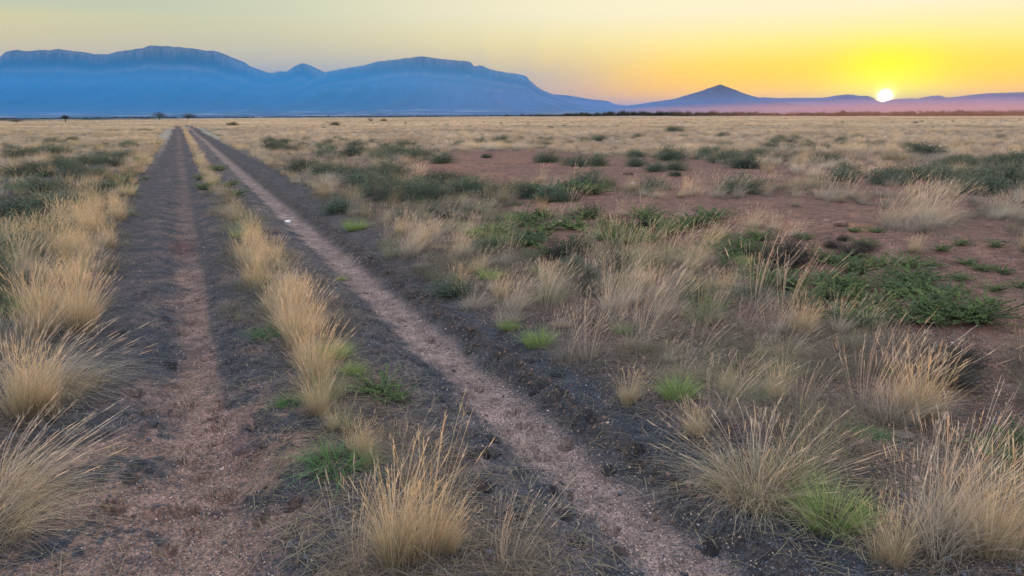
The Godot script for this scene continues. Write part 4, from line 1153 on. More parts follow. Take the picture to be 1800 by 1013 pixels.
const STONES := [
	[1.93, -3.56, 0.075, "flat brown rock in front of the tall golden tussock on the right", [0.130, 0.095, 0.075]],
	[2.65, -4.54, 0.030, "small dark stone beside the grey cushion shrubs", [0.070, 0.065, 0.060]],
	[4.55, -10.65, 0.130, "reddish pointed rock on the bare soil left of the large leaning clump", [0.170, 0.095, 0.070]],
	[4.64, -11.34, 0.090, "small reddish rock left of the pointed one", [0.200, 0.120, 0.090]],
	[-3.58, -12.29, 0.070, "flat white stone in the right track's rut", [0.750, 0.720, 0.680]],
	[1.42, -4.94, 0.016, "tiny white stone on the dark soil left of centre right", [0.700, 0.700, 0.680]],
	[2.23, -4.01, 0.030, "pale stone beside the tall golden tussock's foot", [0.400, 0.330, 0.270]],
	[2.10, -3.82, 0.035, "grey stone lying behind the flat brown rock", [0.280, 0.260, 0.240]],
	[3.06, -5.16, 0.012, "tiny white stone on top of the cushion shrubs' side", [0.750, 0.720, 0.700]],
	[3.08, -20.55, 0.160, "dark clod on the upper red soil", [0.090, 0.055, 0.045]],
	[2.81, -18.02, 0.070, "white stone on the upper red soil", [0.600, 0.550, 0.500]],
	[4.92, -22.76, 0.050, "pale stone beside the grey shrubs", [0.500, 0.450, 0.400]],
	[4.35, -8.06, 0.050, "dark flat stone among the small herbs on bare soil", [0.100, 0.090, 0.085]],
	[4.34, -7.82, 0.050, "brown stone beside the dark flat one on bare soil", [0.200, 0.140, 0.110]],
	[3.14, -5.19, 0.030, "brown stone on the bare soil at the right", [0.220, 0.150, 0.115]],
	[3.87, -5.95, 0.035, "brown stone near the right photo edge", [0.200, 0.135, 0.105]],
	[2.96, -4.64, 0.030, "dark stone right of the cushion shrubs", [0.100, 0.085, 0.080]],
	[1.93, -4.83, 0.025, "orange-brown leaf-like stone below the herb patch", [0.300, 0.170, 0.090]],
	[0.86, -4.85, 0.020, "reddish stone at the verge grass edge", [0.250, 0.130, 0.090]],
	[2.89, -4.28, 0.028, "brown stone above the low bright herb", [0.200, 0.140, 0.110]],
	[0.68, -8.18, 0.030, "pale pebble under the dark grey rounded shrub", [0.400, 0.360, 0.320]],
	[-0.28, -8.47, 0.060, "red-brown clod in the soil hollow of the verge grass", [0.120, 0.050, 0.038]]
]
const MOUNTAINS := [
	{"p": [[-52.23, -0.025], [-48.63, 1.648], [-44.72, 2.295], [-40.28, 2.725], [-37.79, 3.172], [-35.25, 2.718], [-33.58, 2.859], [-32.67, 3.341], [-32.35, 3.612], [-32.02, 3.917], [-31.51, 4.044], [-30.99, 3.987], [-30.24, 4.079], [-29.75, 4.096], [-29.29, 4.179], [-28.86, 4.125], [-28.47, 4.071], [-27.78, 4.038], [-27.39, 3.916], [-26.52, 3.958], [-26.12, 4.087], [-25.08, 4.276], [-24.41, 4.400], [-24.12, 4.548], [-23.15, 4.540], [-22.16, 4.495], [-21.26, 4.410], [-20.68, 4.291], [-20.21, 4.326], [-19.93, 4.260], [-19.74, 3.987], [-19.36, 3.834], [-18.94, 3.658], [-18.52, 3.554], [-18.09, 3.338], [-17.71, 3.083], [-17.27, 2.991], [-16.87, 2.943], [-16.42, 2.954], [-16.12, 3.062], [-15.59, 3.037], [-15.36, 3.182], [-15.08, 3.372], [-14.81, 3.507], [-14.57, 3.603], [-14.38, 3.586], [-14.23, 3.531], [-13.99, 3.231], [-13.62, 3.006], [-13.32, 2.829], [-12.72, 2.515], [-11.96, 2.133], [-10.43, 1.357], [-8.47, 0.565]], "label": "long blue flat-topped mountain on the left with a small pointed knob at its right end", "d": 9000.0, "f": 5200.0, "c": 0.22, "b": 3000.0, "s": 1},
	{"p": [[-16.65, 0.788], [-15.07, 1.743], [-14.07, 2.433], [-13.48, 2.779], [-12.88, 3.049], [-11.91, 3.246], [-11.12, 3.365], [-10.33, 3.484], [-9.54, 3.717], [-8.74, 3.817], [-7.95, 3.916], [-7.15, 4.014], [-6.35, 4.112], [-5.87, 4.055], [-5.15, 3.960], [-4.35, 3.882], [-3.54, 3.804], [-2.90, 3.764], [-2.74, 3.608], [-2.62, 3.433], [-2.13, 3.490], [-1.81, 3.372], [-1.53, 3.254], [-0.92, 3.095], [-0.11, 2.973], [0.70, 2.851], [1.11, 2.731], [1.31, 2.494], [1.64, 2.216], [1.92, 1.978], [2.33, 1.738], [2.74, 1.577], [3.56, 1.215], [4.38, 0.891], [5.80, 0.643], [7.83, 0.351]], "label": "blue mesa with a stepped right shoulder left of centre", "d": 8600.0, "f": 4800.0, "c": 0.22, "b": 3000.0, "s": 2},
	{"p": [[-1.56, 0.929], [0.09, 1.515], [2.13, 1.700], [2.74, 1.537], [3.15, 1.455], [4.17, 1.369], [4.98, 1.224], [5.80, 1.079], [6.40, 1.034], [7.01, 0.951], [7.34, 0.790], [7.62, 0.709], [8.23, 0.625], [10.23, 0.491], [12.21, 0.320]], "label": "low pale blue ridge behind the mesa's right foot", "d": 12500.0, "f": 3500.0, "c": 0.00, "b": 2000.0, "s": 3},
	{"p": [[5.81, 0.404], [7.62, 0.570], [9.22, 0.735], [10.22, 0.884], [10.81, 0.957], [11.59, 1.067], [12.17, 1.177], [12.64, 1.308], [13.13, 1.476], [13.71, 1.662], [14.28, 1.769], [14.50, 1.881], [14.72, 2.011], [15.03, 1.892], [15.62, 1.674], [16.00, 1.516], [16.39, 1.359], [17.34, 1.081], [18.66, 0.800], [20.13, 0.522], [22.29, 0.316]], "label": "single cone-shaped hill with a pointed top, right of centre", "d": 10500.0, "f": 3800.0, "c": 0.00, "b": 2500.0, "s": 4},
	{"p": [[13.36, 0.816], [16.03, 0.981], [17.53, 1.116], [18.64, 1.046], [19.73, 1.051], [21.17, 1.032], [21.70, 1.062], [22.22, 1.165], [22.57, 1.196], [22.91, 1.228], [23.26, 1.204], [23.61, 1.126], [24.13, 1.118], [24.48, 0.986], [24.73, 0.766], [25.21, 0.651], [25.67, 0.753], [25.99, 0.892], [26.65, 0.919], [27.30, 0.891], [27.68, 0.921], [27.83, 1.007], [27.96, 1.057], [28.34, 1.068], [28.50, 1.013], [28.67, 0.941], [29.20, 0.967], [29.81, 1.043], [30.41, 1.118], [31.01, 1.158], [31.90, 1.175], [32.77, 1.191], [35.56, 1.262], [40.58, 1.382], [47.02, 0.785], [52.28, 0.049]], "label": "faint far range with a tiny square knob below the setting sun", "d": 15500.0, "f": 3200.0, "c": 0.12, "b": 1500.0, "s": 5},
	{"p": [[20.51, 0.331], [22.62, 0.497], [24.69, 0.531], [25.35, 0.577], [26.67, 0.669], [27.32, 0.714], [28.28, 0.719], [29.22, 0.706], [29.84, 0.767], [30.45, 0.775], [31.36, 0.676], [32.84, 0.639], [35.63, 0.647], [39.49, 0.647], [45.15, 0.126]], "label": "low lilac ridge at the right in front of the far range", "d": 12800.0, "f": 3000.0, "c": 0.05, "b": 1500.0, "s": 6}
]
const TREES := [
	[-170.3, -383.9, 3.64, 3.68, "wide dark thorn tree on the horizon left of the track's end"],
	[-150.8, -370.5, 3.22, 3.68, "wide dark thorn tree on the horizon right of the track's end"],
	[-179.7, -390.7, 1.68, 2.99, "low dark thorn bush left of the wide tree on the horizon"],
	[-161.8, -287.6, 2.80, 1.26, "small upright dark tree on the horizon at the left"],
	[-127.1, -203.6, 1.54, 1.84, "low dark bush tree near the left photo edge on the horizon"],
	[-269.7, -421.0, 1.95, 2.80, "dark tree on the horizon at the left photo edge"],
	[92.0, -552.4, 3.45, 3.60, "rounded dark tree standing above the scrub belt, left of the cone hill"],
	[115.0, -558.3, 3.45, 5.00, "wide dark tree in the scrub belt under the cone hill"],
	[226.3, -871.1, 4.12, 2.60, "tall slim-trunked tree on the horizon under the cone hill"],
	[220.5, -882.9, 3.30, 2.00, "tall tree just left of the tall slim one under the cone hill"],
	[263.2, -860.7, 3.30, 2.20, "tall tree on the horizon right of the cone hill's top"],
	[630.3, -1250.1, 4.95, 3.60, "leftmost of the tall trees right of the setting sun"],
	[637.1, -1235.4, 6.05, 3.60, "tallest of the trees right of the setting sun"],
	[650.1, -1239.9, 5.23, 2.60, "slim tree just right of the tallest one"],
	[651.7, -1227.8, 4.95, 3.40, "fourth of the tall trees right of the setting sun"],
	[659.2, -1212.4, 4.12, 3.00, "last of the tall trees right of the setting sun"],
	[308.6, -514.5, 3.60, 4.50, "rounded dark tree in the scrub belt at the right"],
	[281.2, -437.4, 3.45, 5.00, "broad dark tree in the scrub belt at the right photo edge"]
]
const DEAD := [[-40.4, -228.3, 1.3, "bare forked dead shrub on the far grass near the horizon"]]
const SINGLE_MOST := 220
var HAZE := [
	{"shape": RenderingServer.FOG_VOLUME_SHAPE_BOX, "size": Vector3(13100, 377, 5880), "at": Vector3(-7450, 183.5, -5940), "density": 3.625e-05, "c": [0.09, 0.45, 0.92], "label": "blue evening haze over the far plain in front of the flat-topped mountains"},
	{"shape": RenderingServer.FOG_VOLUME_SHAPE_BOX, "size": Vector3(13410, 385, 5833), "at": Vector3(-7345, 187.5, -5976.5), "density": 3.625e-05, "c": [0.09, 0.45, 0.92], "label": "blue evening haze over the far plain in front of the flat-topped mountains"},
	{"shape": RenderingServer.FOG_VOLUME_SHAPE_BOX, "size": Vector3(13710, 393, 5786), "at": Vector3(-7245, 191.5, -6013), "density": 3.625e-05, "c": [0.09, 0.45, 0.92], "label": "blue evening haze over the far plain in front of the flat-topped mountains"},
	{"shape": RenderingServer.FOG_VOLUME_SHAPE_BOX, "size": Vector3(14020, 401, 5739), "at": Vector3(-7140, 195.5, -6049.5), "density": 3.625e-05, "c": [0.09, 0.45, 0.92], "label": "blue evening haze over the far plain in front of the flat-topped mountains"},
	{"shape": RenderingServer.FOG_VOLUME_SHAPE_BOX, "size": Vector3(14340, 409, 5692), "at": Vector3(-7030, 199.5, -6086), "density": 3.625e-05, "c": [0.09, 0.45, 0.92], "label": "blue evening haze over the far plain in front of the flat-topped mountains"},
	{"shape": RenderingServer.FOG_VOLUME_SHAPE_BOX, "size": Vector3(14660, 417, 5645), "at": Vector3(-6920, 203.5, -6122.5), "density": 3.625e-05, "c": [0.09, 0.45, 0.92], "label": "blue evening haze over the far plain in front of the flat-topped mountains"},
	{"shape": RenderingServer.FOG_VOLUME_SHAPE_BOX, "size": Vector3(14980, 425, 5598), "at": Vector3(-6810, 207.5, -6159), "density": 3.625e-05, "c": [0.09, 0.45, 0.92], "label": "blue evening haze over the far plain in front of the flat-topped mountains"},
	{"shape": RenderingServer.FOG_VOLUME_SHAPE_BOX, "size": Vector3(15300, 433, 5551), "at": Vector3(-6700, 211.5, -6195.5), "density": 3.625e-05, "c": [0.09, 0.45, 0.92], "label": "blue evening haze over the far plain in front of the flat-topped mountains"},
	{"shape": RenderingServer.FOG_VOLUME_SHAPE_BOX, "size": Vector3(26000, 27, 2050), "at": Vector3(0, 8.5, -1925), "density": 0.00012, "c": [0.16, 0.44, 0.9], "label": "thin low haze over the scrub plain"},
	{"shape": RenderingServer.FOG_VOLUME_SHAPE_BOX, "size": Vector3(15020, 180, 11810), "at": Vector3(7090, 85, -7895), "density": 9e-05, "c": [0.25, 0.42, 0.9], "label": "lilac evening haze over the low ridges under the sunset"},
	{"shape": RenderingServer.FOG_VOLUME_SHAPE_BOX, "size": Vector3(10000, 105, 12050), "at": Vector3(9700, 47.5, -7825), "density": 5e-05, "c": [0.9, 0.46, 0.48], "label": "pinkish evening haze under the setting sun"},
	{"shape": RenderingServer.FOG_VOLUME_SHAPE_BOX, "size": Vector3(2400, 90, 4200), "at": Vector3(3100, 40, -6100), "density": 0.00012, "c": [0.97, 0.4, 0.2], "label": "orange haze added for the glare right under the setting sun"},  # added fog box; its orange albedo imitates veiling glare on the ridges
	{"shape": RenderingServer.FOG_VOLUME_SHAPE_BOX, "size": Vector3(510, 13, 740), "at": Vector3(365, 1.5, -520), "density": 0.001, "c": [0.98, 0.46, 0.32], "label": "thin warm haze added over the grass for the flare of the sun"}  # added low fog, coloured to stand in for lens flare on the far grass
]


const WORDS := ["nearest", "second", "third", "fourth", "fifth", "sixth", "seventh", "eighth", "ninth", "tenth"]
func nth(i: int) -> String:
	if i < WORDS.size(): return WORDS[i]
	var k := i + 1
	var suf := "th"
	if k % 100 < 11 or k % 100 > 13:
		suf = ["th", "st", "nd", "rd", "th", "th", "th", "th", "th", "th"][k % 10]
	return str(k) + suf

func _ready() -> void:
	# ------------------------------------------------ camera, sky, sun, exposure
	var cam := Camera3D.new()
	cam.name = "camera"
	cam.fov = 40.85
	cam.near = 0.05
	cam.far = 60000.0
	add_child(cam)
	cam.position = Vector3(0, 1.6, 0)
	cam.basis = Basis(Vector3.RIGHT, deg_to_rad(-12.58)) * Basis(Vector3.BACK, deg_to_rad(-0.35))
	cam.current = true
	var SAZ := deg_to_rad(25.18)
	var SEL := deg_to_rad(1.05)
	var env := Environment.new()
	env.background_mode = Environment.BG_SKY
	env.sky = Sky.new()
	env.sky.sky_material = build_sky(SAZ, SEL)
	env.tonemap_mode = Environment.TONE_MAPPER_LINEAR
	env.tonemap_exposure = 1.18
	env.sdfgi_enabled = true
	env.ssao_enabled = true
	env.ssil_enabled = true
	env.volumetric_fog_enabled = true
	env.volumetric_fog_density = 0.0
	var we := WorldEnvironment.new()
	we.name = "environment"
	we.environment = env
	add_child(we)
	var sun := DirectionalLight3D.new()
	sun.name = "sun"
	sun.light_color = Color(1.0, 0.70, 0.42)
	sun.light_energy = 1.15
	sun.light_angular_distance = 0.5
	sun.shadow_enabled = true
	add_child(sun)
	var sl := deg_to_rad(2.0)
	sun.look_at_from_position(Vector3(sin(SAZ) * cos(sl), sin(sl), -cos(SAZ) * cos(sl)) * 100.0, Vector3.ZERO)

	for q in [[n_small, 4.5, 11, 3], [n_mid, 0.85, 12, 4], [n_big, 0.01, 13, 4], [n_patch, 0.16, 14, 3], [n_fine, 13.0, 15, 2]]:
		q[0].frequency = q[1]
		q[0].seed = q[2]
		q[0].fractal_octaves = q[3]
	make_materials()

	# ------------------------------------------------ ground and mountains
	rng.seed = 5
	for pr in PRINTS:
		var p := xz(pr[0], pr[1])
		var an: float = pr[2]
		var rec := [p.x, p.y, cos(an), sin(an), pr[3], pr[4]]
		for i in range(-1, 2):
			for j in range(-1, 2):
				var key := Vector2i(int(floor(p.x / 0.3)) + i, int(floor(p.y / 0.3)) + j)
				if not prints.has(key): prints[key] = []
				prints[key].append(rec)
	build_ground()
	for m in MOUNTAINS:
		var pv := PackedVector2Array()
		for q in m.p: pv.append(Vector2(q[0], q[1]))
		mountain("mountain", m.label, pv, m.d, m.f, m.c, m.b, m.s)
	build_haze()
	make_kinds()
	rng.seed = 99
	plant_all()
	build_stones()
	build_far()

func build_haze() -> void:
	for h in HAZE:
		var f := FogVolume.new()
		f.name = numbered("haze")
		f.shape = h.shape
		f.size = h.size
		f.position = h.at
		var fm := FogMaterial.new()
		fm.density = h.density
		fm.albedo = Color(h.c[0], h.c[1], h.c[2]).linear_to_srgb()
		f.material = fm
		add_child(f)
		tag(f, h.label, "", "", "stuff")

func in_view(x: float, z: float) -> bool:
	return z < -2.2 and absf(rad_to_deg(atan2(x, -z))) < 33.5

func plant_all() -> void:
	var taken: Array = []
	# the plants singled out one by one
	for e in PLANTS:
		var yaw: float = e[4] if e[4] >= 0.0 else (rr(-0.6, 0.6) if e[7] == "grass tussock" else rr(0, TAU2))
		plant(e[0], e[1], e[2], e[3], yaw, e[5], e[6], e[7], e[8])
		taken.append(Vector3(e[1], e[2], e[3] * (0.36 if e[0] == "bush" or e[0] == "darkbush" else (0.3 if e[0] == "herb" else 0.2))))
	var wild: Array = []     # [kind, x, z, size, yaw, zone]
	var s := 3.25
	# grass strip between the wheel tracks
	while s < 120.0:
		var n := 2 if s < 9.0 else 1
		for i in n:
			var w := 0.69 + rr(-0.16, 0.16) - 0.06 * ssm(9.0, 16.0, s)
			if s < 4.6: w = 0.62 + rr(-0.13, 0.13)
			if n_mid.get_noise_2d(s * 0.8, 91.0) > -0.16:
				var kk := "golden" if rng.randf() < 0.62 else ("pale" if rng.randf() < 0.5 else ("olive" if rng.randf() < 0.6 else "sparse"))
				wild.append([kk, xz(s, w), rr(0.45, 0.82) * (0.55 if s < 3.9 else (0.9 if s < 5.0 else 1.0)), "strip", s])
		s += (0.24 if s < 20.0 else 0.42) * rr(0.7, 1.3)
	# verges
	s = 3.3
	while s < 60.0:
		for i in 2:
			var w := left_edge(s) - rr(0.08, 0.85)
			if n_mid.get_noise_2d(s * 0.6, 191.0) > -0.18:
				var u := rng.randf()
				wild.append(["golden" if u < 0.45 else ("flop" if u < 0.55 else ("sparse" if u < 0.7 else ("olive" if u < 0.86 else "pale"))), xz(s, w), rr(0.5, 0.95), "left verge", s])
		s += 0.36 * rr(0.7, 1.3)
	s = 3.0
	while s < 60.0:
		var w := right_edge(s) + rr(0.02, 0.7)
		if n_mid.get_noise_2d(s * 0.7, 291.0) > -0.12 - 0.2 * ssm(8.0, 14.0, s):
			var u := rng.randf()
			wild.append(["golden" if u < 0.3 else ("pale" if u < 0.55 else ("sparse" if u < 0.85 else "flop")), xz(s, w), rr(0.4, 0.8) * lerpf(0.75, 1.15, ssm(6, 14, s)), "right verge", s])
		s += 0.24 * rr(0.7, 1.3)
	# open fields, in rings that widen with distance
	var r := 2.4
	while r < 125.0:
		var dens := 8.5 if r < 14.0 else (5.0 if r < 40.0 else 3.2)
		var dr := maxf(0.4, r * 0.05)
		var cnt := int(dens * r * dr * deg_to_rad(82.0))
		for i in cnt:
			var az := deg_to_rad(rr(-41.0, 41.0))
			var d := r + rr(0, dr)
			var x := sin(az) * d
			var z := -cos(az) * d
			var q := sw(x, z)
			var u := rng.randf()
			var np := n_patch.get_noise_2d(x, z)
			if q.y < left_edge(q.x) - 0.7:
				# left of the tracks: closed grass with dark gaps
				if np < -0.10 and d < 40.0 and u < 0.7: continue
				if u > 0.8: continue
				u = rng.randf()
				var kk := "golden"
				if u < 0.26: kk = "golden"
				elif u < 0.50: kk = "pale"
				elif u < 0.68: kk = "olive"
				elif u < 0.90: kk = "sparse"
				else: kk = "flop"
				if np > 0.12 and d < 60.0 and u > 0.45: kk = "olive" if u < 0.8 else "sparse"
				wild.append([kk, Vector2(x, z), rr(0.6, 1.05), "left field", d])
			elif q.y > right_edge(q.x) + 0.6:
				var b := bare(x, z)
				if b > 0.0 and u < 0.985: continue
				if inside(GREENS, x, z) and u > 0.7: continue
				var thick := ssm(10.0, 36.0, d) + np * 1.2
				if u > 0.30 + 0.7 * clampf(thick + 0.85 * (1.0 - ssm(4.6, 6.2, q.y)) * (1.0 - ssm(10.0, 16.0, d)), 0.0, 1.0): continue
				if q.y < 5.5: u = rng.randf() * 1.25
				else: u = rng.randf()
				var kk := "pale"
				if u < 0.42: kk = "pale"
				elif u < 0.66: kk = "sparse"
				elif u < 0.76: kk = "flop"
				elif u < 0.90: kk = "golden"
				elif u < 1.06: kk = "olive"
				else: kk = "sparse"
				wild.append([kk, Vector2(x, z), rr(0.5, 1.0) * lerpf(0.75, 1.05, ssm(6, 25, d)), "right field", d])
		r += dr
	# the largest in view are things of their own, the rest one mass
	var near: Array = []
	for i in wild.size():
		var e: Array = wild[i]
		var p: Vector2 = e[1]
		var clash := false
		for t in taken:
			if absf(t.x - p.x) < t.z and absf(t.y - p.y) < t.z:
				clash = true
				break
		if clash: continue
		near.append([p.length(), i])
	near.sort_custom(func(a, b): return a[0] < b[0] or (a[0] == b[0] and a[1] < b[1]))
	var lists := {}
	var made := 0
	var count := {}
	for q in near:
		var e: Array = wild[q[1]]
		var p: Vector2 = e[1]
		if made < SINGLE_MOST and in_view(p.x, p.y) and q[0] < 40.0:
			made += 1
			var zone: String = e[3]
			var look: String = {"golden": "golden straw", "pale": "pale dry", "flop": "flopped dry", "sparse": "thin grey", "olive": "greenish"}[e[0]]
			var key := zone + look
			count[key] = count.get(key, -1) + 1
			var k: int = count[key]
			var lab := ""
			var grp := "grass tussocks of the " + zone
			match zone:
				"strip": lab = "%s tussock in the strip between the tracks, %s from the near end" % [look, nth(k)]
				"left verge": lab = "%s tussock on the left track's left verge, %s from the near end" % [look, nth(k)]
				"right verge": lab = "%s tussock on the right track's right verge, %s from the near end" % [look, nth(k)]
				"left field": lab = "%s grass tussock in the field left of the tracks, %s from the camera" % [look, nth(k)]
				_: lab = "%s grass tussock in the field right of the tracks, %s from the camera" % [look, nth(k)]
			plant(e[0], p.x, p.y, e[2], rr(-0.7, 0.7), "grass_tussock", lab, "grass tussock", grp)
		else:
			var kk: String = e[0] + ("_light" if q[0] > 17.0 else "")
			var vi: int = rng.randi() % KIND[kk].size()
			var key := kk + ":" + str(vi)
			if not lists.has(key): lists[key] = []
			var tone := rr(0.72, 1.12) * (1.0 + 0.45 * n_patch.get_noise_2d(p.x * 0.7 + 300.0, p.y * 0.7))
			var warm := rr(-0.04, 0.04)
			lists[key].append([put(p.x, p.y, e[2], rr(0.0, 1.4)), Color(tone * (1.0 + warm), tone, tone * (1.0 - warm))])
	var grass := Node3D.new()
	grass.name = "grass"
	add_child(grass)
	tag(grass, "pale dry grass that covers the plain as far as the scrub", "", "", "stuff")
	for key in lists:
		var parts: PackedStringArray = key.split(":")
		for p in KIND[parts[0]][int(parts[1])]:
			mass(grass, p[0], p[1], lists[key])
	# low matted stalks between the tussocks
	for vi in 4:
		var l: Array = []
		for i in 1300:
			var d := 2.2 * pow(9.0, sqrt(rng.randf()))
			var az := deg_to_rad(rr(-39.0, 39.0))
			var x := sin(az) * d
			var z := -cos(az) * d
			var q := sw(x, z)
			if q.y > left_edge(q.x) - 0.02 and q.y < 0.42: continue
			if q.y > 0.98 and q.y < right_edge(q.x) + 0.05: continue
			if bare(x, z) > 0.0 and rng.randf() < 0.97: continue
			if q.y > 0.0 and q.y < 1.1 and q.x < 4.6: continue
			var hid := false
			for t in taken:
				if absf(t.x - x) < t.z + 0.15 and absf(t.y - z) < t.z + 0.15: hid = true
			if hid: continue
			if q.y < 0.0 and rng.randf() < 0.5: continue
			if q.y > 5.0 and n_patch.get_noise_2d(x + 70.0, z) < -0.05: continue
			var tone := rr(0.5, 0.95)
			l.append([put(x, z, rr(0.6, 1.15)), Color(tone, tone * 0.98, tone * 0.95)])
		mass(grass, "matted_stalks", KIND.tangle[vi][0][1], l)
	# far off: light clumps
	for vi in 4:
		var l: Array = []
		for i in 9000:
			var d := 100.0 * pow(4.6, sqrt(rng.randf()))
			var az := deg_to_rad(rr(-40.0, 40.0))
			var x := sin(az) * d
			var z := -cos(az) * d
			var q := sw(x, z)
			if (absf(q.y + 0.15) < 0.5 or absf(q.y - 1.7) < 0.6) and q.x < 150.0: continue
			var tone := rr(0.9, 1.2) * (1.0 + 0.35 * n_patch.get_noise_2d(x * 0.12, z * 0.12))
			l.append([put(x, z, rr(0.9, 1.6), -1.0, 0.75), Color(tone, tone, tone)])
		mass(grass, "far_grass", KIND.lightgrass[vi][0][1], l)
	shrubs_wild()
	litter()

func shrubs_wild() -> void:
	# shrubs scattered over both fields
	var cnt := {}
	var list: Array = []
	for i in 34:
		var c: Vector2 = GREENS[0][rng.randi() % GREENS[0].size()]
		var c2: Vector2 = GREENS[0][rng.randi() % GREENS[0].size()]
		var p := c.lerp(c2, rng.randf())
		if inside(GREENS, p.x, p.y) and bare(p.x, p.y) == 0.0 and sw(p.x, p.y).y > 3.4: list.append([p.length(), p.x, p.y, 1.0])
	for i in 1300:
		var d := 6.0 * pow(18.0, rng.randf())
		var az := deg_to_rad(rr(-36.0, 36.0))
		var x := sin(az) * d
		var z := -cos(az) * d
		var q := sw(x, z)
		if q.y > left_edge(q.x) - 0.9 and q.y < right_edge(q.x) + 1.0: continue
		if bare(x, z) > 0.0: continue
		if n_patch.get_noise_2d(x * 0.6 + 50.0, z * 0.6) < (-0.05 if q.y < 0.0 else 0.06): continue
		if q.y > 0.0 and d < 16.0: continue
		list.append([d, x, z, q.y])
	list.sort_custom(func(a, b): return a[0] < b[0])
	var verge: Array = []
	for i in 60:
		var p := xz(rr(4.5, 15.0), rr(2.75, 6.8))
		if not in_view(p.x, p.y) or bare(p.x, p.y) > 0.0: continue
		verge.append([p.length(), p, ["cushion", "bush", "tuft", "herb", "cushion"][rng.randi() % 5]])
	verge.sort_custom(func(a, b): return a[0] < b[0])
	for e in verge:
		var hk: String = e[2]
		var nm: String = {"herb": "creeping_herb", "cushion": "shrub", "bush": "shrub", "tuft": "green_grass_tuft"}[hk]
		var what: String = {"herb": "low green herb", "cushion": "small grey cushion shrub", "bush": "small grey-green shrub", "tuft": "lime green tuft"}[hk]
		var ky := "verge" + hk
		cnt[ky] = cnt.get(ky, -1) + 1
		plant(hk, e[1].x, e[1].y, {"herb": rr(0.5, 0.9), "cushion": rr(0.7, 1.3), "bush": rr(0.28, 0.45), "tuft": rr(0.4, 0.75)}[hk], rr(0, TAU2), nm, "%s amid the grass right of the tracks, %s from the camera" % [what, nth(cnt[ky])], {"herb": "herb", "cushion": "shrub", "bush": "shrub", "tuft": "grass tuft"}[hk], "small plants amid the right verge grass")
	for pi in 2:
		var poly: PackedVector2Array = GREENS[1 + pi]
		var found: Array = []
		for i in 34:
			var p := poly[rng.randi() % poly.size()].lerp(poly[rng.randi() % poly.size()], rng.randf())
			if not inside(GREENS, p.x, p.y): continue
			var hk := "herb" if rng.randf() < 0.72 else ("cushion" if rng.randf() < 0.5 else "tuft")
			found.append([atan2(p.x, -p.y), p, hk])
		found.sort_custom(func(a, b): return a[0] < b[0])
		for e in found:
			var hk: String = e[2]
			var nm: String = {"herb": "creeping_herb", "cushion": "shrub", "tuft": "green_grass_tuft"}[hk]
			var what: String = {"herb": "low green herb", "cushion": "small grey cushion shrub", "tuft": "lime green tuft"}[hk]
			var ky := hk + str(pi)
			cnt[ky] = cnt.get(ky, -1) + 1
			var n: int = cnt[ky]
			var where := "leftmost" if n == 0 else nth(n) + " from the left"
			plant(hk, e[1].x, e[1].y, rr(0.6, 1.25) if hk == "herb" else rr(0.5, 0.9), rr(0, TAU2), nm, "%s in the green patch %s, %s" % [what, "below the bare soil" if pi == 0 else "right of centre", where], {"herb": "herb", "cushion": "shrub", "tuft": "grass tuft"}[hk], "plants filling the green patch %s" % ("below the bare soil" if pi == 0 else "right of centre"))
	var k := 0
	for e in list:
		if k >= 210: break
		var kind: String = ["bush", "darkbush", "bush"][rng.randi() % 3]
		var side := "left" if e[3] < 0.0 else "right"
		var look := "grey-green" if kind == "bush" else "dark green"
		var key := side + look
		cnt[key] = cnt.get(key, -1) + 1
		var lab := "%s low shrub among the grass of the %s field, %s from the camera" % [look, side, nth(cnt[key])]
		plant(kind, e[1], e[2], rr(0.5, 1.0) * (0.8 if e[0] < 14.0 else 1.0), rr(0, TAU2), "shrub", lab, "shrub", "shrubs scattered in the %s field" % side)
		k += 1

func litter() -> void:
	# dry straws that lie on the soil, and grit
	var bag := Bag.new()
	for i in 14:
		var a := rr(0, TAU2)
		var p := Vector3(rr(-0.25, 0.25), 0.006, rr(-0.25, 0.25))
		var d := Vector3(cos(a), 0, sin(a)) * rr(0.03, 0.14)
		var b := Vector3(-d.z, 0, d.x) * rr(-0.06, 0.06)
		bag.strip(PackedVector3Array([p, p + d * 0.5 + b + Vector3.UP * 0.006, p + d + Vector3.UP * rr(0, 0.02)]), PackedFloat32Array([0.0012, 0.0014, 0.0006]), Vector3(-d.z, 0, d.x).normalized(), Color(0.40, 0.31, 0.19), Color(0.46, 0.37, 0.24))
	var me := bag.mesh(M.straw)
	var l: Array = []
	for i in 5000:
		var d := 2.0 * pow(9.0, rng.randf())
		var az := deg_to_rad(rr(-38.0, 38.0))
		var x := sin(az) * d
		var z := -cos(az) * d
		var q := sw(x, z)
		var inside := q.y > left_edge(q.x) and q.y < right_edge(q.x) and absf(q.y - 0.7) > 0.4
		if inside and rng.randf() < 0.82 + 0.15 * (1.0 - minf(absf(q.y + 0.03), absf(q.y - 1.56)) / 0.5): continue
		var tone := rr(0.3, 0.85)
		l.append([put(x, z, rr(0.7, 1.3)), Color(tone, tone, tone)])
	var o := Node3D.new()
	o.name = "dry_straw_litter"
	add_child(o)
	tag(o, "loose dry straws lying on the soil", "", "", "stuff")
	mass(o, "straws", me, l)

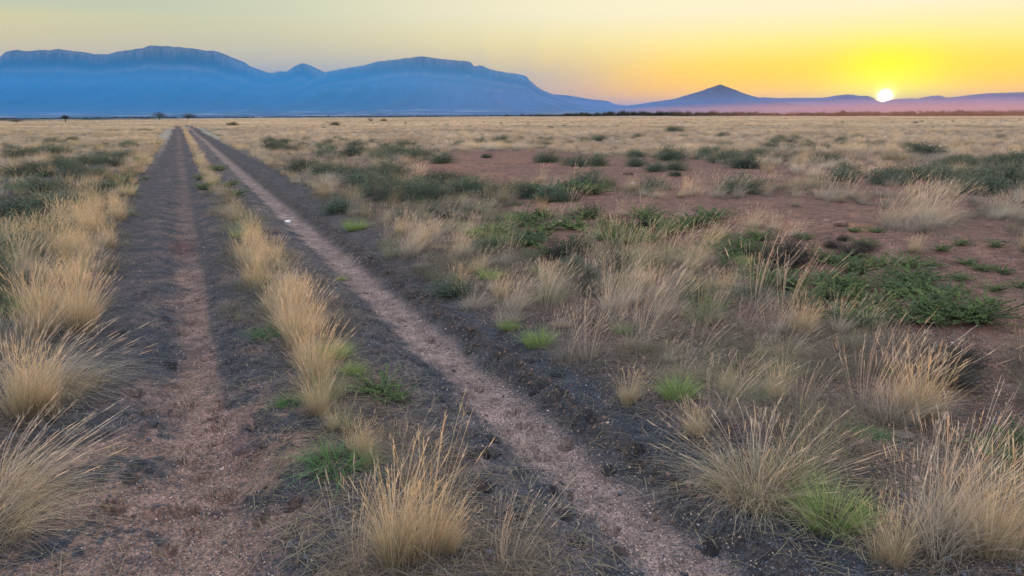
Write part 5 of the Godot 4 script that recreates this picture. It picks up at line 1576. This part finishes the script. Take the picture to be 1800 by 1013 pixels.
func build_stones() -> void:
	rng.seed = 301
	var meshes: Array = []
	for i in 5: meshes.append(stone_mesh(40 + i, [0.45, 0.6, 0.75, 0.35, 0.55][i]))
	# stones that one can pick out
	for e in STONES:
		var me: ArrayMesh = meshes[rng.randi() % 5].duplicate()
		var m := std(0.9)
		m.vertex_color_use_as_albedo = false
		m.albedo_color = Color(e[4][0], e[4][1], e[4][2]).linear_to_srgb()
		me.surface_set_material(0, m)
		var o := inst("stone", me)
		o.position = Vector3(e[0], hgt(e[0], e[1]) + e[2] * (-0.10 if e[3].contains("slab") else 0.12), e[1])
		o.rotation = Vector3(rr(-0.2, 0.2), rr(0, TAU2), rr(-0.2, 0.2))
		o.scale = Vector3(1, 0.8, 1) * e[2] if not e[3].contains("slab") else Vector3(1.5, 0.30, 1.2) * e[2]
		tag(o, e[3], "stone", "loose stones on the soil")
	# grit and pebbles nobody would count
	var gr := Node3D.new()
	gr.name = "gravel"
	add_child(gr)
	tag(gr, "dark grit and small red-brown pebbles strewn over tracks and soil", "", "", "stuff")
	for v in 3:
		var l: Array = []
		for i in 45000:
			var d := 2.0 * pow(7.0, rng.randf())
			var az := deg_to_rad(rr(-38.0, 38.0))
			var x := sin(az) * d
			var z := -cos(az) * d
			var q := sw(x, z)
			var ontrack := q.y > left_edge(q.x) and q.y < right_edge(q.x)
			var rut := gauss(q.y + 0.03, 0.12) + gauss(q.y - 1.56, 0.13)
			var size := 0.0022 + 0.0036 * pow(rng.randf(), 2.5)
			var col := shade(Color(0.075, 0.076, 0.083), rr(0.6, 1.8))
			if not ontrack and q.y > 0.0:
				if rng.randf() < 0.35: col = shade(Color(0.32, 0.205, 0.16), rr(0.5, 1.5))
				if rng.randf() < 0.06: size *= 2.2
			elif rng.randf() < 0.06 + 0.6 * minf(rut, 1.0):
				col = shade(Color(0.38, 0.27, 0.21), rr(0.6, 1.4))
			if rng.randf() < 0.006: size *= 3.0
			var y := hgt(x, z)
			var b := Basis(Vector3(rr(-1, 1), rr(-1, 1), rr(-1, 1)).normalized(), rr(0, TAU2)).scaled(Vector3(size, size, size))
			l.append([Transform3D(b, Vector3(x, y + size * 0.25, z)), col])
		# clods thrown up beside the ruts
		for i in 260:
			var s := 2.4 * pow(7.0, rng.randf())
			var pick := rng.randf()
			var w := 1.86 + rr(-0.08, 0.09) if pick < 0.55 else (rr(-0.6, 0.4) if pick < 0.75 else rr(1.0, 2.1))
			var p := xz(s, w)
			var size := 0.006 + 0.012 * pow(rng.randf(), 2.0)
			var b := Basis(Vector3(rr(-1, 1), rr(-1, 1), rr(-1, 1)).normalized(), rr(0, TAU2)).scaled(Vector3(size, size, size))
			l.append([Transform3D(b, Vector3(p.x, hgt(p.x, p.y) + size * 0.2, p.y)), shade(Color(0.15, 0.095, 0.072), rr(0.5, 1.3))])
		mass(gr, "pebbles", meshes[v], l)

func tree(x: float, z: float, h: float, wide: float, label: String, dark := 1.0) -> void:
	var fol := Bag.new()
	var st := Bag.new()
	var tr := Bag.new()
	var cols := [Color(0.045, 0.052, 0.034), Color(0.055, 0.062, 0.040), Color(0.04, 0.045, 0.032)]
	var top := Vector3(rr(-0.1, 0.1) * h, h * 0.4, 0)
	for g in 3:
		var p := twig(tr, Vector3(0, -0.1, 0), top + Vector3(rr(-1, 1), rr(-0.1, 0.4), rr(-1, 1)) * h * 0.12, h * 0.035, Color(0.06, 0.05, 0.042), 0.05)
	for i in 46:
		var az := rr(0, TAU2)
		var rad := sqrt(rng.randf())
		var tip := Vector3(cos(az) * wide * rad, h * (0.42 + 0.55 * rr(0.25, 1.0) * (1.0 - 0.45 * rad * rad)), sin(az) * wide * rad)
		twig(st, top, tip, h * 0.010, Color(0.06, 0.05, 0.042), 0.12)
		var cc: Color = cols[rng.randi() % 3]
		for k in 34:
			var q := tip + Vector3(rr(-1, 1), rr(-0.7, 0.7), rr(-1, 1)) * wide * 0.26
			leaf(fol, q, Vector3(rr(-1, 1), rr(-0.5, 1), rr(-1, 1)).normalized(), h * 0.055, h * 0.016, shade(cc, rr(0.7, 1.3)))
	var o := Node3D.new()
	o.name = numbered("tree")
	add_child(o)
	o.position = Vector3(x, hgt(x, z), z)
	inst("trunk", tr.mesh(M.bark), o)
	var cr := inst("crown", fol.mesh(M.green), o)
	inst("branches", st.mesh(M.bark), o)
	tag(o, label, "tree", "trees on the far edge of the plain")

func build_far() -> void:
	rng.seed = 777
	for t in TREES:
		tree(t[0], t[1], t[2], t[3], t[4])
	# a bare dead shrub
	for e in DEAD:
		var b := Bag.new()
		for i in 16:
			var az := rr(0, TAU2)
			var tip := Vector3(cos(az) * e[2] * rr(0.3, 0.9), e[2] * rr(0.4, 1.0), sin(az) * e[2] * rr(0.3, 0.9))
			var p := twig(b, Vector3(0, 0, 0), tip, e[2] * 0.03, Color(0.12, 0.10, 0.085), 0.2)
			for k in 3:
				twig(b, p[2 + k % 2], p[3] + Vector3(rr(-1, 1), rr(0, 1), rr(-1, 1)) * e[2] * 0.3, e[2] * 0.014, Color(0.12, 0.10, 0.085), 0.2)
		var o := inst("dead_shrub", b.mesh(M.bark))
		o.position = Vector3(e[0], hgt(e[0], e[1]), e[1])
		tag(o, e[3], "dead shrub")
	# the belt of scrub where the grass ends
	var o2 := Node3D.new()
	o2.name = "scrub"
	add_child(o2)
	tag(o2, "dark belt of thorn scrub along the far edge of the grass", "", "", "stuff")
	for v in 3:
		var fol := Bag.new(); var st := Bag.new()
		var small: Array = []
		for i in 110:
			var d := 95.0 * pow(5.0, rng.randf())
			var az := deg_to_rad(rr(-36.0, 36.0))
			var x := sin(az) * d
			var z := -cos(az) * d
			if absf(sw(x, z).y - 0.7) < 3.0 or n_patch.get_noise_2d(x * 0.1, z * 0.1) < -0.05: continue
			small.append([put(x, z, rr(0.5, 1.1), -1.0, 0.8), shade(Color.WHITE, rr(0.8, 1.6))])
		mass(o2, "low_bushes", KIND.darkbush[v][0][1], small)
		for c in 3:
			var f2 := Bag.new()
			shrub(f2, st, 0.9, 0.8, 40, 16, 0.16, [Color(0.075, 0.075, 0.055), Color(0.09, 0.085, 0.065), Color(0.06, 0.062, 0.048)], Color(0.08, 0.065, 0.055), 4.0)
			var off := Vector3(rr(-1.2, 1.2), 0, rr(-1.0, 1.0))
			var b0 := fol.v.size()
			for i in f2.v.size():
				fol.v.append(f2.v[i] + off); fol.n.append(f2.n[i]); fol.c.append(f2.c[i])
			for i in f2.ix: fol.ix.append(i + b0)
		var l: Array = []
		for i in 4200:
			var az := rr(-40.0, 40.0)
			# nearer on the right, farther on the left
			var start := lerpf(1700.0, 540.0, ssm(-6.0, 8.0, az))
			var d := start * (1.0 + 1.6 * pow(rng.randf(), 1.6))
			var x := sin(deg_to_rad(az)) * d
			var z := -cos(deg_to_rad(az)) * d
			if n_big.get_noise_2d(x * 0.8, z * 0.8) < -0.26: continue
			if v < 2 and az > -3.0 and rng.randf() < 0.55: continue
			var s2 := 0.7 + 2.0 * pow(rng.randf(), 2.2) * (1.0 + 0.5 * maxf(0.0, n_big.get_noise_2d(x * 2.0, 9.0)))
			l.append([put(x, z, s2, -1.0, rr(0.8, 1.5)), shade(Color.WHITE, rr(0.7, 1.2))])
		mass(o2, "bushes", fol.mesh(M.green), l)
